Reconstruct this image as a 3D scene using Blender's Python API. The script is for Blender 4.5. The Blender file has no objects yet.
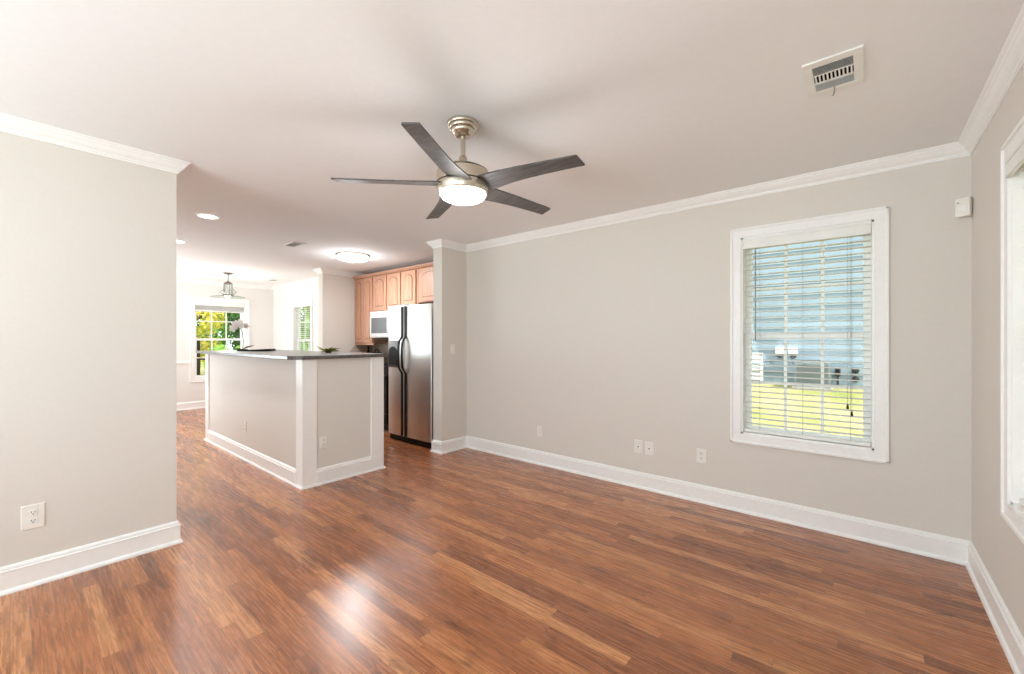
import bpy, bmesh, math, random
from mathutils import Vector, Matrix
from math import radians as R, sin, cos, pi

random.seed(7)
SC = bpy.context.scene
COL = SC.collection

# ------------------------------------------------------------------ camera, sky, sun, exposure
cam_d = bpy.data.cameras.new('camera')
cam_d.sensor_width = 36.0
cam_d.lens = 420.0 / 1024.0 * 36.0
cam_d.shift_y = 3.0 / 1024.0
cam_d.clip_start = 0.02
cam = bpy.data.objects.new('camera', cam_d)
COL.objects.link(cam)
cam.location = (0, 0, 1.30)
cam.rotation_euler = (R(90), 0, R(39.93))
SC.camera = cam

SC.view_settings.view_transform = 'Standard'
SC.view_settings.look = 'None'
SC.view_settings.exposure = 0.08
SC.view_settings.gamma = 1.0
SC.view_settings.use_curve_mapping = False
SC.cycles.use_denoising = True
SC.cycles.max_bounces = 10
SC.cycles.diffuse_bounces = 6
SC.cycles.transparent_max_bounces = 24
SC.cycles.sample_clamp_indirect = 8.0
SC.cycles.caustics_reflective = False
SC.cycles.caustics_refractive = False

world = bpy.data.worlds.new('sky')
SC.world = world
world.use_nodes = True
wn = world.node_tree
wn.nodes.clear()
w_out = wn.nodes.new('ShaderNodeOutputWorld')
w_bg = wn.nodes.new('ShaderNodeBackground')
w_bg.inputs['Color'].default_value = (0.90, 0.95, 1.0, 1)
w_bg.inputs['Strength'].default_value = 2.5
wn.links.new(w_bg.outputs[0], w_out.inputs[0])


def lamp(name, kind, loc, energy, color=(1, 1, 1), aim=None, **kw):
    d = bpy.data.lights.new(name, kind)
    d.energy = energy
    d.color = color
    for k, v in kw.items():
        setattr(d, k, v)
    o = bpy.data.objects.new(name, d)
    COL.objects.link(o)
    o.location = loc
    if aim is not None:
        o.rotation_euler = Vector(aim).to_track_quat('-Z', 'Y').to_euler()
    return o


lamp('sun', 'SUN', (8, -3, 12), 5.0, (1.0, 0.95, 0.86), aim=(-0.62, 0.20, -0.80), angle=R(1.0))
# two added fill lights behind the camera, standing in for daylight
lamp('fill_light_front', 'AREA', (-2.35, -2.52, 1.30), 88, (0.75, 0.905, 1.0), aim=(0.6, 1, 1.25),
     shape='RECTANGLE', size=1.5, size_y=1.6)
lamp('fill_light_front', 'AREA', (-0.55, -2.52, 1.30), 54, (0.75, 0.905, 1.0), aim=(0, 1, 1.4),
     shape='RECTANGLE', size=1.5, size_y=1.6)
# added fill light at the right wall, out of view
lamp('fill_light_right', 'AREA', (0.42, -1.10, 1.35), 20, (0.76, 0.905, 1.0), aim=(-1, 0.3, 1.0),
     shape='RECTANGLE', size=1.5, size_y=1.5)
# added fill light on the unseen side of the dining room
lamp('fill_light_dining', 'AREA', (-8.3, -0.70, 1.20), 115, (0.82, 0.93, 1.0), aim=(0.35, 1, 1.15),
     shape='RECTANGLE', size=2.3, size_y=1.5)


# ------------------------------------------------------------------ helpers
class MB:
    """collects shapes in one bmesh"""

    def __init__(self):
        self.bm = bmesh.new()

    def box(self, x0, y0, z0, x1, y1, z1, bevel=0.0, seg=1, mat=None):
        r = bmesh.ops.create_cube(self.bm, size=1.0)
        vs = r['verts']
        bmesh.ops.scale(self.bm, verts=vs, vec=(x1 - x0, y1 - y0, z1 - z0))
        bmesh.ops.translate(self.bm, verts=vs, vec=((x0 + x1) / 2, (y0 + y1) / 2, (z0 + z1) / 2))
        if bevel > 0:
            es = list({e for v in vs for e in v.link_edges})
            rb = bmesh.ops.bevel(self.bm, geom=es, offset=bevel, segments=seg, affect='EDGES', profile=0.5)
            vs = list({v for f in rb['faces'] for v in f.verts} | {v for v in vs if v.is_valid})
        if mat is not None:
            bmesh.ops.transform(self.bm, verts=vs, matrix=mat)
        return vs

    def poly(self, pts, ext):
        """a planar polygon pushed along the vector ext"""
        a = [self.bm.verts.new(p) for p in pts]
        b = [self.bm.verts.new(Vector(p) + Vector(ext)) for p in pts]
        n = len(pts)
        self.bm.faces.new(a)
        self.bm.faces.new(list(reversed(b)))
        for i in range(n):
            self.bm.faces.new((a[i], b[i], b[(i + 1) % n], a[(i + 1) % n]))
        return a + b

    def rings(self, rings, cap=True, closed=True):
        rows = [[self.bm.verts.new(p) for p in r] for r in rings]
        n = len(rows[0])
        m = n if closed else n - 1
        for i in range(len(rows) - 1):
            for j in range(m):
                k = (j + 1) % n
                self.bm.faces.new((rows[i][j], rows[i][k], rows[i + 1][k], rows[i + 1][j]))
        if cap and closed:
            self.bm.faces.new(list(reversed(rows[0])))
            self.bm.faces.new(rows[-1])
        return [v for r in rows for v in r]

    def lathe(self, prof, c=(0, 0, 0), seg=32, mat=None, cap=True):
        rr = []
        for r, z in prof:
            rr.append([(c[0] + max(r, 1e-4) * cos(2 * pi * k / seg), c[1] + max(r, 1e-4) * sin(2 * pi * k / seg), c[2] + z)
                       for k in range(seg)])
        vs = self.rings(rr, cap)
        if mat is not None:
            bmesh.ops.transform(self.bm, verts=vs, matrix=mat)
        return vs

    def tube(self, pts, r, seg=8):
        pts = [Vector(p) for p in pts]
        rr = []
        up = Vector((0.13, 0.21, 0.97))
        for i, p in enumerate(pts):
            d = (pts[min(i + 1, len(pts) - 1)] - pts[max(i - 1, 0)]).normalized()
            a = d.cross(up)
            if a.length < 1e-3:
                a = d.cross(Vector((1, 0, 0)))
            a.normalize()
            b = d.cross(a)
            q = r[i] if isinstance(r, (list, tuple)) else r
            rr.append([p + a * (q * cos(2 * pi * k / seg)) + b * (q * sin(2 * pi * k / seg)) for k in range(seg)])
        return self.rings(rr)

    def sphere(self, c, rx, ry=None, rz=None, u=12, v=8, mat=None):
        r = bmesh.ops.create_uvsphere(self.bm, u_segments=u, v_segments=v, radius=1.0)
        bmesh.ops.scale(self.bm, verts=r['verts'], vec=(rx, ry or rx, rz or rx))
        if mat is not None:
            bmesh.ops.transform(self.bm, verts=r['verts'], matrix=mat)
        bmesh.ops.translate(self.bm, verts=r['verts'], vec=c)
        return r['verts']

    def build(self, name, mat, parent=None, smooth=False, structure=False):
        bm = self.bm
        bmesh.ops.recalc_face_normals(bm, faces=bm.faces)
        me = bpy.data.meshes.new(name)
        bm.to_mesh(me)
        bm.free()
        me.materials.append(mat)
        if smooth:
            me.polygons.foreach_set('use_smooth', [True] * len(me.polygons))
            me.set_sharp_from_angle(angle=R(38))
        o = bpy.data.objects.new(name, me)
        COL.objects.link(o)
        if parent is not None:
            o.parent = parent
            p, off = parent, Vector((0, 0, 0))
            while p is not None:
                off += p.location
                p = p.parent
            w = Matrix.Translation(off)
            me.transform(w.inverted())
        if structure:
            o['kind'] = 'structure'
        return o


def tag(o, label, cat, group=None, kind=None):
    o['label'] = label
    o['category'] = cat
    if group:
        o['group'] = group
    if kind:
        o['kind'] = kind
    return o


def thing(name, label, cat, loc=(0, 0, 0), group=None):
    o = bpy.data.objects.new(name, None)
    o.empty_display_size = 0.1
    COL.objects.link(o)
    o.location = loc
    return tag(o, label, cat, group)


def rebase(o, loc):
    """moves the origin of a single-mesh thing to its base"""
    o.data.transform(Matrix.Translation(-Vector(loc)))
    o.location = loc
    return o


# ------------------------------------------------------------------ materials
def new_mat(name):
    m = bpy.data.materials.new(name)
    m.use_nodes = True
    nt = m.node_tree
    return m, nt, nt.nodes['Principled BSDF']


def srgb(r, g, b):
    f = lambda c: (c / 255 / 12.92) if c / 255 <= 0.04045 else ((c / 255 + 0.055) / 1.055) ** 2.4
    return (f(r), f(g), f(b), 1)


def mat_noise(name, c1, c2, rough=0.5, scale=20.0, metal=0.0, bump=0.0, stretch=(1, 1, 1), spec=0.5, detail=3.0, bscale=None, coat=0.0):
    m, nt, b = new_mat(name)
    tc = nt.nodes.new('ShaderNodeTexCoord')
    mp = nt.nodes.new('ShaderNodeMapping')
    mp.inputs['Scale'].default_value = stretch
    nt.links.new(tc.outputs['Object'], mp.inputs[0])
    nz = nt.nodes.new('ShaderNodeTexNoise')
    nz.inputs['Scale'].default_value = scale
    nz.inputs['Detail'].default_value = detail
    nt.links.new(mp.outputs[0], nz.inputs['Vector'])
    rp = nt.nodes.new('ShaderNodeValToRGB')
    rp.color_ramp.elements[0].position = 0.3
    rp.color_ramp.elements[1].position = 0.7
    rp.color_ramp.elements[0].color = c1
    rp.color_ramp.elements[1].color = c2
    nt.links.new(nz.outputs['Fac'], rp.inputs[0])
    nt.links.new(rp.outputs[0], b.inputs['Base Color'])
    b.inputs['Roughness'].default_value = rough
    b.inputs['Metallic'].default_value = metal
    b.inputs['Specular IOR Level'].default_value = spec
    b.inputs['Coat Weight'].default_value = coat
    if bump:
        bp = nt.nodes.new('ShaderNodeBump')
        bp.inputs['Strength'].default_value = bump
        bp.inputs['Distance'].default_value = 0.002
        if bscale:
            n2 = nt.nodes.new('ShaderNodeTexNoise')
            n2.inputs['Scale'].default_value = bscale
            nt.links.new(mp.outputs[0], n2.inputs['Vector'])
            nt.links.new(n2.outputs['Fac'], bp.inputs['Height'])
        else:
            nt.links.new(nz.outputs['Fac'], bp.inputs['Height'])
        nt.links.new(bp.outputs[0], b.inputs['Normal'])
    return m


def flat(name, c, rough=0.5, metal=0.0, spec=0.5, var=0.03):
    c1 = tuple(max(0, x * (1 - var)) for x in c[:3]) + (1,)
    c2 = tuple(min(1, x * (1 + var)) for x in c[:3]) + (1,)
    return mat_noise(name, c1, c2, rough, 9.0, metal, spec=spec)


def mat_emit(name, c, strength):
    m, nt, b = new_mat(name)
    b.inputs['Base Color'].default_value = (0.9, 0.9, 0.88, 1)
    b.inputs['Emission Color'].default_value = c
    b.inputs['Emission Strength'].default_value = strength
    b.inputs['Roughness'].default_value = 0.4
    return m


def mat_glass(name):
    m, nt, b = new_mat(name)
    nt.nodes.remove(b)
    out = nt.nodes['Material Output']
    tr = nt.nodes.new('ShaderNodeBsdfTransparent')
    tr.inputs[0].default_value = (0.95, 0.98, 0.98, 1)
    gl = nt.nodes.new('ShaderNodeBsdfGlossy')
    gl.inputs['Roughness'].default_value = 0.02
    lw = nt.nodes.new('ShaderNodeLayerWeight')
    lw.inputs['Blend'].default_value = 0.5
    pw = nt.nodes.new('ShaderNodeMath')
    pw.operation = 'POWER'
    pw.inputs[1].default_value = 5.0
    nt.links.new(lw.outputs['Facing'], pw.inputs[0])
    fr = nt.nodes.new('ShaderNodeMath')
    fr.operation = 'MULTIPLY_ADD'
    fr.inputs[1].default_value = 0.5
    fr.inputs[2].default_value = 0.012
    nt.links.new(pw.outputs[0], fr.inputs[0])
    mx = nt.nodes.new('ShaderNodeMixShader')
    nt.links.new(fr.outputs[0], mx.inputs[0])
    nt.links.new(tr.outputs[0], mx.inputs[1])
    nt.links.new(gl.outputs[0], mx.inputs[2])
    nt.links.new(mx.outputs[0], out.inputs[0])
    return m


def mat_leaf(name, c1, c2):
    m = mat_noise(name, c1, c2, 0.55, 2.5, detail=4)
    nt = m.node_tree
    b = nt.nodes['Principled BSDF']
    out = nt.nodes['Material Output']
    rp = [n for n in nt.nodes if n.type == 'VALTORGB'][0]
    tl = nt.nodes.new('ShaderNodeBsdfTranslucent')
    nt.links.new(rp.outputs[0], tl.inputs[0])
    mx = nt.nodes.new('ShaderNodeMixShader')
    mx.inputs[0].default_value = 0.4
    nt.links.new(b.outputs[0], mx.inputs[1])
    nt.links.new(tl.outputs[0], mx.inputs[2])
    nt.links.new(mx.outputs[0], out.inputs[0])
    return m


def mat_floor():
    """strip oak boards running along X, each with its own tone and grain"""
    m, nt, b = new_mat('oak_floor')
    N, Lk = nt.nodes.new, nt.links.new

    def math_(op, a, v=None, c=None):
        n = N('ShaderNodeMath')
        n.operation = op
        for i, x in enumerate((a, v, c)):
            if x is None:
                continue
            if isinstance(x, (int, float)):
                n.inputs[i].default_value = x
            else:
                Lk(x, n.inputs[i])
        return n.outputs[0]

    tc = N('ShaderNodeTexCoord')
    sp = N('ShaderNodeSeparateXYZ')
    Lk(tc.outputs['Object'], sp.inputs[0])
    X, Y = sp.outputs[0], sp.outputs[1]
    W = 0.0605
    yr = math_('DIVIDE', Y, W)
    row = math_('FLOOR', yr)
    yf = math_('FRACT', yr)
    w1 = N('ShaderNodeTexWhiteNoise')
    w1.noise_dimensions = '1D'
    Lk(row, w1.inputs['W'])
    ln = math_('MULTIPLY_ADD', w1.outputs['Value'], 0.5, 0.75)
    off = math_('MULTIPLY', w1.outputs['Value'], 37.7)
    xr = math_('ADD', math_('DIVIDE', X, ln), off)
    brd = math_('FLOOR', xr)
    xf = math_('FRACT', xr)
    cb = N('ShaderNodeCombineXYZ')
    Lk(row, cb.inputs[0])
    Lk(brd, cb.inputs[1])
    w2 = N('ShaderNodeTexWhiteNoise')
    w2.noise_dimensions = '2D'
    Lk(cb.outputs[0], w2.inputs['Vector'])
    # board tone
    tone = N('ShaderNodeValToRGB')
    cr = tone.color_ramp
    cr.elements[0].position = 0.0
    cr.elements[0].color = srgb(138, 80, 46)
    cr.elements[1].position = 1.0
    cr.elements[1].color = srgb(206, 144, 96)
    for p, c in ((0.14, srgb(158, 95, 56)), (0.45, srgb(174, 107, 63)), (0.75, srgb(187, 120, 73))):
        e = cr.elements.new(p)
        e.color = c
    Lk(w2.outputs['Value'], tone.inputs[0])
    # grain, long in X, shifted from board to board
    cg = N('ShaderNodeCombineXYZ')
    Lk(math_('MULTIPLY_ADD', w2.outputs['Value'], 91.0, math_('MULTIPLY', X, 1.15)), cg.inputs[0])
    Lk(math_('MULTIPLY_ADD', w1.outputs['Value'], 53.0, math_('MULTIPLY', Y, 24.0)), cg.inputs[1])
    g1 = N('ShaderNodeTexNoise')
    g1.inputs['Scale'].default_value = 4.0
    g1.inputs['Detail'].default_value = 6.0
    g1.inputs['Roughness'].default_value = 0.62
    g1.inputs['Distortion'].default_value = 0.5
    Lk(cg.outputs[0], g1.inputs['Vector'])
    gr = N('ShaderNodeValToRGB')
    gr.color_ramp.elements[0].position = 0.30
    gr.color_ramp.elements[0].color = (0.26, 0.19, 0.15, 1)
    gr.color_ramp.elements[1].position = 0.60
    gr.color_ramp.elements[1].color = (1.06, 1.04, 1.0, 1)
    e = gr.color_ramp.elements.new(0.42)
    e.color = (0.76, 0.69, 0.62, 1)
    Lk(g1.outputs['Fac'], gr.inputs[0])
    # cathedral rings
    cw = N('ShaderNodeCombineXYZ')
    Lk(math_('MULTIPLY_ADD', w2.outputs['Value'], 37.0, math_('MULTIPLY', X, 1.1)), cw.inputs[0])
    Lk(math_('MULTIPLY_ADD', w2.outputs['Value'], 11.0, math_('MULTIPLY', Y, 9.0)), cw.inputs[1])
    g2 = N('ShaderNodeTexNoise')
    g2.inputs['Scale'].default_value = 1.8
    g2.inputs['Detail'].default_value = 1.5
    Lk(cw.outputs[0], g2.inputs['Vector'])
    ring = math_('FRACT', math_('MULTIPLY', g2.outputs['Fac'], 10.0))
    rr = N('ShaderNodeValToRGB')
    rr.color_ramp.elements[0].position = 0.0
    rr.color_ramp.elements[0].color = (0.50, 0.41, 0.35, 1)
    rr.color_ramp.elements[1].position = 0.22
    rr.color_ramp.elements[1].color = (1, 1, 1, 1)
    Lk(ring, rr.inputs[0])

    def mul(a, c, fac=1.0):
        n = N('ShaderNodeMix')
        n.data_type = 'RGBA'
        n.blend_type = 'MULTIPLY'
        n.inputs[0].default_value = fac
        Lk(a, n.inputs[6])
        Lk(c, n.inputs[7])
        return n.outputs[2]

    col = mul(mul(tone.outputs[0], gr.outputs[0], 0.9), rr.outputs[0], 0.75)
    # knots and dark mineral streaks
    ck = N('ShaderNodeCombineXYZ')
    Lk(math_('MULTIPLY', X, 1.0), ck.inputs[0])
    Lk(math_('MULTIPLY', Y, 3.2), ck.inputs[1])
    g3 = N('ShaderNodeTexNoise')
    g3.inputs['Scale'].default_value = 3.4
    g3.inputs['Detail'].default_value = 4.0
    g3.inputs['Distortion'].default_value = 0.7
    Lk(ck.outputs[0], g3.inputs['Vector'])
    kr = N('ShaderNodeValToRGB')
    kr.color_ramp.elements[0].position = 0.27
    kr.color_ramp.elements[0].color = (0.38, 0.30, 0.26, 1)
    kr.color_ramp.elements[1].position = 0.40
    kr.color_ramp.elements[1].color = (1, 1, 1, 1)
    Lk(g3.outputs['Fac'], kr.inputs[0])
    col = mul(col, kr.outputs[0], 0.85)
    # seams between boards
    e1 = math_('MINIMUM', yf, math_('SUBTRACT', 1.0, yf))
    s1 = math_('LESS_THAN', e1, 0.014)
    e2 = math_('MINIMUM', xf, math_('SUBTRACT', 1.0, xf))
    s2 = math_('LESS_THAN', e2, 0.0012)
    seam = math_('MAXIMUM', s1, s2)
    mx = N('ShaderNodeMix')
    mx.data_type = 'RGBA'
    Lk(math_('MULTIPLY', seam, 0.55), mx.inputs[0])
    Lk(col, mx.inputs[6])
    mx.inputs[7].default_value = srgb(70, 36, 20)
    Lk(mx.outputs[2], b.inputs['Base Color'])
    rg = math_('MULTIPLY_ADD', g1.outputs['Fac'], 0.14, 0.20)
    Lk(rg, b.inputs['Roughness'])
    b.inputs['Specular IOR Level'].default_value = 0.5
    b.inputs['Coat Weight'].default_value = 0.35
    b.inputs['Coat IOR'].default_value = 1.6
    b.inputs['Coat Roughness'].default_value = 0.30
    bp = N('ShaderNodeBump')
    bp.inputs['Strength'].default_value = 0.06
    bp.inputs['Distance'].default_value = 0.002
    hb = math_('SUBTRACT', math_('MULTIPLY', g1.outputs['Fac'], 0.5), seam)
    Lk(hb, bp.inputs['Height'])
    Lk(bp.outputs[0], b.inputs['Normal'])
    return m


def mat_steel(name, c, rough=0.28, axis=(1, 1, 60)):
    m = mat_noise(name, tuple(x * 0.93 for x in c[:3]) + (1,), c, rough, 6.0, 1.0, bump=0.02, stretch=axis)
    return m


M = {}
M['wall'] = mat_noise('wall_paint', srgb(219, 213, 205), srgb(221, 215, 207), 0.7, 60, bump=0.05, spec=0.25, bscale=220)
M['dining_wall'] = mat_noise('dining_paint', srgb(228, 226, 222), srgb(230, 228, 224), 0.7, 60, bump=0.05, spec=0.25, bscale=220)
M['ceiling'] = mat_noise('ceiling_paint', srgb(241, 241, 241), srgb(243, 243, 243), 0.85, 40, bump=0.04, spec=0.2, bscale=160)
M['trim'] = mat_noise('trim_paint', srgb(242, 241, 239), srgb(245, 244, 242), 0.35, 30, spec=0.4)
M['white'] = flat('white_plastic', srgb(238, 237, 233), 0.4)
M['plate'] = flat('plate_plastic', srgb(236, 232, 224), 0.35)
M['island'] = mat_noise('island_paint', srgb(222, 217, 210), srgb(224, 219, 212), 0.55, 40, spec=0.3)
M['floor'] = mat_floor()
M['slat'] = mat_leaf('blind_slat', srgb(243, 243, 241), srgb(246, 246, 244))
M['glass'] = mat_glass('window_glass')
M['black'] = flat('black_plastic', srgb(15, 14, 14), 0.45, spec=0.25)
M['dark_hole'] = flat('dark_duct', srgb(34, 32, 30), 0.9, spec=0.1)
M['nickel'] = mat_steel('brushed_nickel', srgb(206, 196, 180), 0.26, (1, 1, 40))
M['bronze_gap'] = flat('dark_band', srgb(48, 42, 38), 0.4)
M['blade'] = mat_noise('blade_wood', srgb(66, 63, 62), srgb(98, 94, 92), 0.42, 5, stretch=(2, 14, 1), detail=5)
M['lens'] = mat_emit('fan_lens', (1.0, 0.97, 0.92, 1), 5.0)
M['dome'] = mat_emit('dome_lens', (1.0, 0.98, 0.95, 1), 9.0)
M['can'] = mat_emit('can_lens', (1.0, 0.97, 0.93, 1), 9.0)
M['steel'] = mat_steel('stainless_steel', srgb(228, 226, 223), 0.40, (60, 60, 1))
M['steel_dark'] = flat('fridge_side', srgb(40, 38, 37), 0.5)
M['chrome'] = flat('chrome', srgb(215, 214, 210), 0.12, 1.0)
M['grey_plastic'] = flat('grey_plastic', srgb(140, 140, 140), 0.4)
M['maple'] = mat_noise('maple_cabinet', srgb(188, 138, 110), srgb(208, 160, 132), 0.4, 5, stretch=(9, 9, 0.8), detail=5)
M['maple_dark'] = mat_noise('maple_groove', srgb(138, 88, 64), srgb(152, 102, 76), 0.45, 5, stretch=(9, 9, 0.8), detail=5)
M['cherry'] = mat_noise('island_back_cabinet', srgb(128, 104, 90), srgb(148, 122, 106), 0.45, 5, stretch=(9, 9, 0.8), detail=5)
M['granite'] = mat_noise('dark_granite', srgb(34, 33, 32), srgb(118, 114, 109), 0.28, 95, detail=6, spec=0.6)
M['granite2'] = mat_noise('grey_granite', srgb(60, 55, 50), srgb(150, 140, 130), 0.15, 120, detail=6, spec=0.6)
M['tile'] = mat_noise('backsplash_tile', srgb(186, 168, 152), srgb(202, 185, 168), 0.3, 14, detail=3)
M['microwave_glass'] = flat('microwave_glass', srgb(110, 112, 114), 0.12)
M['pewter'] = mat_steel('antique_pewter', srgb(140, 134, 124), 0.35, (1, 1, 1))
M['frosted'] = flat('frosted_glass', srgb(232, 232, 228), 0.25)
M['leaf_plant'] = mat_leaf('succulent_leaf', srgb(116, 128, 48), srgb(184, 186, 104))
M['orchid_leaf'] = mat_leaf('orchid_leaf', srgb(70, 84, 66), srgb(126, 134, 118))
M['orchid_petal'] = mat_leaf('orchid_petal', srgb(214, 204, 198), srgb(236, 230, 226))
M['stem'] = flat('stem', srgb(58, 62, 40), 0.6)
M['pot'] = flat('dark_pot', srgb(38, 36, 35), 0.4)
M['siding'] = mat_noise('siding_paint', srgb(136, 154, 167), srgb(144, 162, 175), 0.6, 3)
M['roof'] = mat_noise('roof_shingle', srgb(84, 82, 82), srgb(110, 106, 104), 0.9, 30)
M['concrete'] = mat_noise('concrete', srgb(160, 155, 146), srgb(184, 178, 168), 0.9, 20)
M['lawn'] = mat_noise('lawn', srgb(140, 146, 72), srgb(192, 176, 130), 0.95, 1.6, detail=8)
M['ac_metal'] = flat('ac_metal', srgb(126, 134, 138), 0.5)
M['deck'] = flat('deck_rail_paint', srgb(54, 46, 40), 0.6)
M['bark'] = mat_noise('bark', srgb(74, 60, 48), srgb(110, 92, 76), 0.9, 10, stretch=(3, 3, 0.6), bump=0.4)
M['leaf_yellow'] = mat_leaf('leaf_yellow', srgb(176, 178, 52), srgb(232, 214, 110))
M['leaf_green'] = mat_leaf('leaf_green', srgb(62, 128, 38), srgb(140, 190, 70))
M['leaf_dark'] = mat_leaf('leaf_dark', srgb(34, 74, 30), srgb(80, 130, 48))
M['leaf_bright'] = mat_leaf('leaf_bright', srgb(108, 176, 54), srgb(190, 222, 116))
M['copper'] = flat('aged_metal', srgb(66, 62, 60), 0.5, 0.4)

# ------------------------------------------------------------------ key dimensions (metres)
H = 2.44
XR, YB, XL, YF = 0.478, 3.56, -3.38, -2.60       # right, back, left, front wall faces
XL2 = -3.51                                       # far face of the left wall
YL = 0.685                                        # end of the left wall
XC, XC2, YC = -3.70, -3.85, 3.17                  # wall return beside the fridge
YK, XE, XE2, YE = 4.08, -6.62, -6.766, 3.20       # kitchen back wall, kitchen end wall
XD, YD, YS = -9.70, 3.62, -0.80                   # dining far wall, dining window wall, dining side wall
T = 0.14


# ------------------------------------------------------------------ room shell
b = MB(); b.box(XD - T, YF - T, -0.12, XR + T, YK + T, 0.0); b.build('floor', M['floor'], structure=True)
b = MB(); b.box(XD - 0.5, YF - 0.5, H, XR + 0.5, YK + 0.5, H + 0.16); b.build('ceiling', M['ceiling'], structure=True)


def wall_along_x(name, x0, x1, y0, y1, holes, mat):
    """wall between y0 and y1 running along X, with window holes (xa, xb, za, zb)"""
    b = MB()
    x = x0
    for xa, xb, za, zb in sorted(holes):
        b.box(x, y0, 0, xa, y1, H)
        b.box(xa, y0, 0, xb, y1, za)
        b.box(xa, y0, zb, xb, y1, H)
        x = xb
    b.box(x, y0, 0, x1, y1, H)
    return b.build(name, mat, structure=True)


def wall_along_y(name, y0, y1, x0, x1, holes, mat):
    b = MB()
    y = y0
    for ya, yb, za, zb in sorted(holes):
        b.box(x0, y, 0, x1, ya, H)
        b.box(x0, ya, 0, x1, yb, za)
        b.box(x0, ya, zb, x1, yb, H)
        y = yb
    b.box(x0, y, 0, x1, y1, H)
    return b.build(name, mat, structure=True)


WIN_B = (-0.712, 0.052, 0.592, 2.072)             # back wall window opening
WIN_R = (1.93, 2.696, 0.610, 2.064)
WIN_FILL_DS = (-9.50, -7.10, 0.30, 2.10)  # unseen opening added behind the dining fill light (in X)
WIN_FILL_R = (-1.85, -0.35, 0.60, 2.08)                # unseen opening added for the right fill light (in Y)
WIN_D = (2.235, 3.085, 0.57, 2.05)                # dining far window (in Y)
WIN_S = (-8.72, -7.93, 0.57, 2.03)                # dining side-light window (in X)
WIN_FILL_F1 = (-3.05, -1.65, 0.55, 2.10)  # unseen front wall opening, added to hold a fill light
WIN_FILL_F2 = (-1.25, 0.15, 0.55, 2.10)  # second added front opening, likewise unseen

wall_along_x('wall_back', XC2, XR + T, YB, YB + T, [WIN_B], M['wall'])
wall_along_y('wall_right', YF - T, YB, XR, XR + T, [WIN_FILL_R, WIN_R], M['wall'])
wall_along_x('wall_front', XL2, XR, YF - T, YF, [WIN_FILL_F1, WIN_FILL_F2], M['wall'])
wall_along_y('wall_left', YF, YL, XL2, XL, [], M['wall'])
b = MB(); b.box(XC2, YC, 0, XC, YB, H); b.box(XC2, YB + T, 0, XC, YK, H)
b.build('wall_fridge_return', M['wall'], structure=True)
b = MB(); b.box(XE2, YK, 0, XC, YK + T, H); b.build('wall_kitchen_back', M['wall'], structure=True)
b = MB(); b.box(XE2, YE, 0, XE, YK, H); b.build('wall_kitchen_end', M['wall'], structure=True)
wall_along_x('wall_dining_window', XD - T, XE2, YD, YD + T, [WIN_S], M['dining_wall'])
wall_along_y('wall_dining_far', YS - T, YD, XD - T, XD, [WIN_D], M['dining_wall'])
wall_along_x('wall_dining_side', XD, XL2, YS - T, YS, [WIN_FILL_DS], M['dining_wall'])

BASE = [(0, 0), (0.029, 0), (0.029, 0.006), (0.026, 0.014), (0.021, 0.019), (0.016, 0.022), (0.016, 0.108), (0.019, 0.110),
        (0.019, 0.115), (0.013, 0.119), (0.013, 0.127), (0.010, 0.134), (0.004, 0.139), (0, 0.140)]
CROWN = [(0, H - 0.074), (0.007, H - 0.074), (0.008, H - 0.066), (0.012, H - 0.064), (0.014, H - 0.056), (0.020, H - 0.050),
         (0.028, H - 0.043), (0.036, H - 0.033), (0.042, H - 0.024), (0.048, H - 0.019), (0.050, H - 0.012), (0.055, H - 0.009),
         (0.061, H - 0.004), (0.062, H), (0, H)]


def sweep(path, prof, names, mat):
    """profile (offset to the left of travel, z) swept along a 2-D path with mitred corners; one object per name span"""
    P = [Vector(p) for p in path]
    n = len(P)
    secs = []
    for i in range(n):
        if i == 0:
            d = (P[1] - P[0]).normalized(); nv = Vector((-d.y, d.x))
        elif i == n - 1:
            d = (P[-1] - P[-2]).normalized(); nv = Vector((-d.y, d.x))
        else:
            d1 = (P[i] - P[i - 1]).normalized(); d2 = (P[i + 1] - P[i]).normalized()
            n1 = Vector((-d1.y, d1.x)); n2 = Vector((-d2.y, d2.x))
            nv = (n1 + n2) / max(1e-6, 1 + n1.dot(n2))
        secs.append([(P[i].x + nv.x * o, P[i].y + nv.y * o, z) for o, z in prof])
    for name, i0, i1 in names:
        mb = MB()
        mb.rings(secs[i0:i1 + 1])
        mb.build(name, mat, structure=True)


main_path = [(XL, YF), (XR, YF), (XR, YB), (XC, YB), (XC, YC), (XC2, YC), (XC2, YC + 0.03)]
sweep(main_path, BASE, [('baseboard_front', 0, 1), ('baseboard_right', 1, 2), ('baseboard_back', 2, 3), ('baseboard_return', 3, 6)], M['trim'])
main_crown = main_path[:-1] + [(XC2, YB)]
sweep(main_crown, CROWN, [('trim_1', 0, 1), ('trim_2', 1, 2), ('trim_3', 2, 3), ('trim_4', 3, 6)], M['trim'])
left_path = [(XL2, YS), (XL2, YL), (XL, YL), (XL, YF)]
sweep(left_path, BASE, [('baseboard_left', 0, 3)], M['trim'])
sweep(left_path, CROWN, [('trim_5', 0, 3)], M['trim'])
din_path = [(XE, YE + 0.11), (XE, YE), (XE2, YE), (XE2, YD), (XD, YD), (XD, YS), (XL2, YS)]
sweep(din_path, BASE, [('baseboard_kitchen', 0, 3), ('baseboard_dining', 3, 6)], M['trim'])
din_crown = [(XE, YK)] + din_path[1:]
sweep(din_crown, CROWN, [('trim_6', 0, 3), ('trim_7', 3, 6)], M['trim'])
RAIL = [(0, 0.84), (0.010, 0.84), (0.016, 0.855), (0.024, 0.868), (0.024, 0.885), (0.012, 0.892), (0.008, 0.900), (0, 0.902)]
sweep([(XD, WIN_D[0] - 0.07), (XD, YS), (XL2, YS)], RAIL, [('trim_8', 0, 2)], M['trim'])
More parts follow.
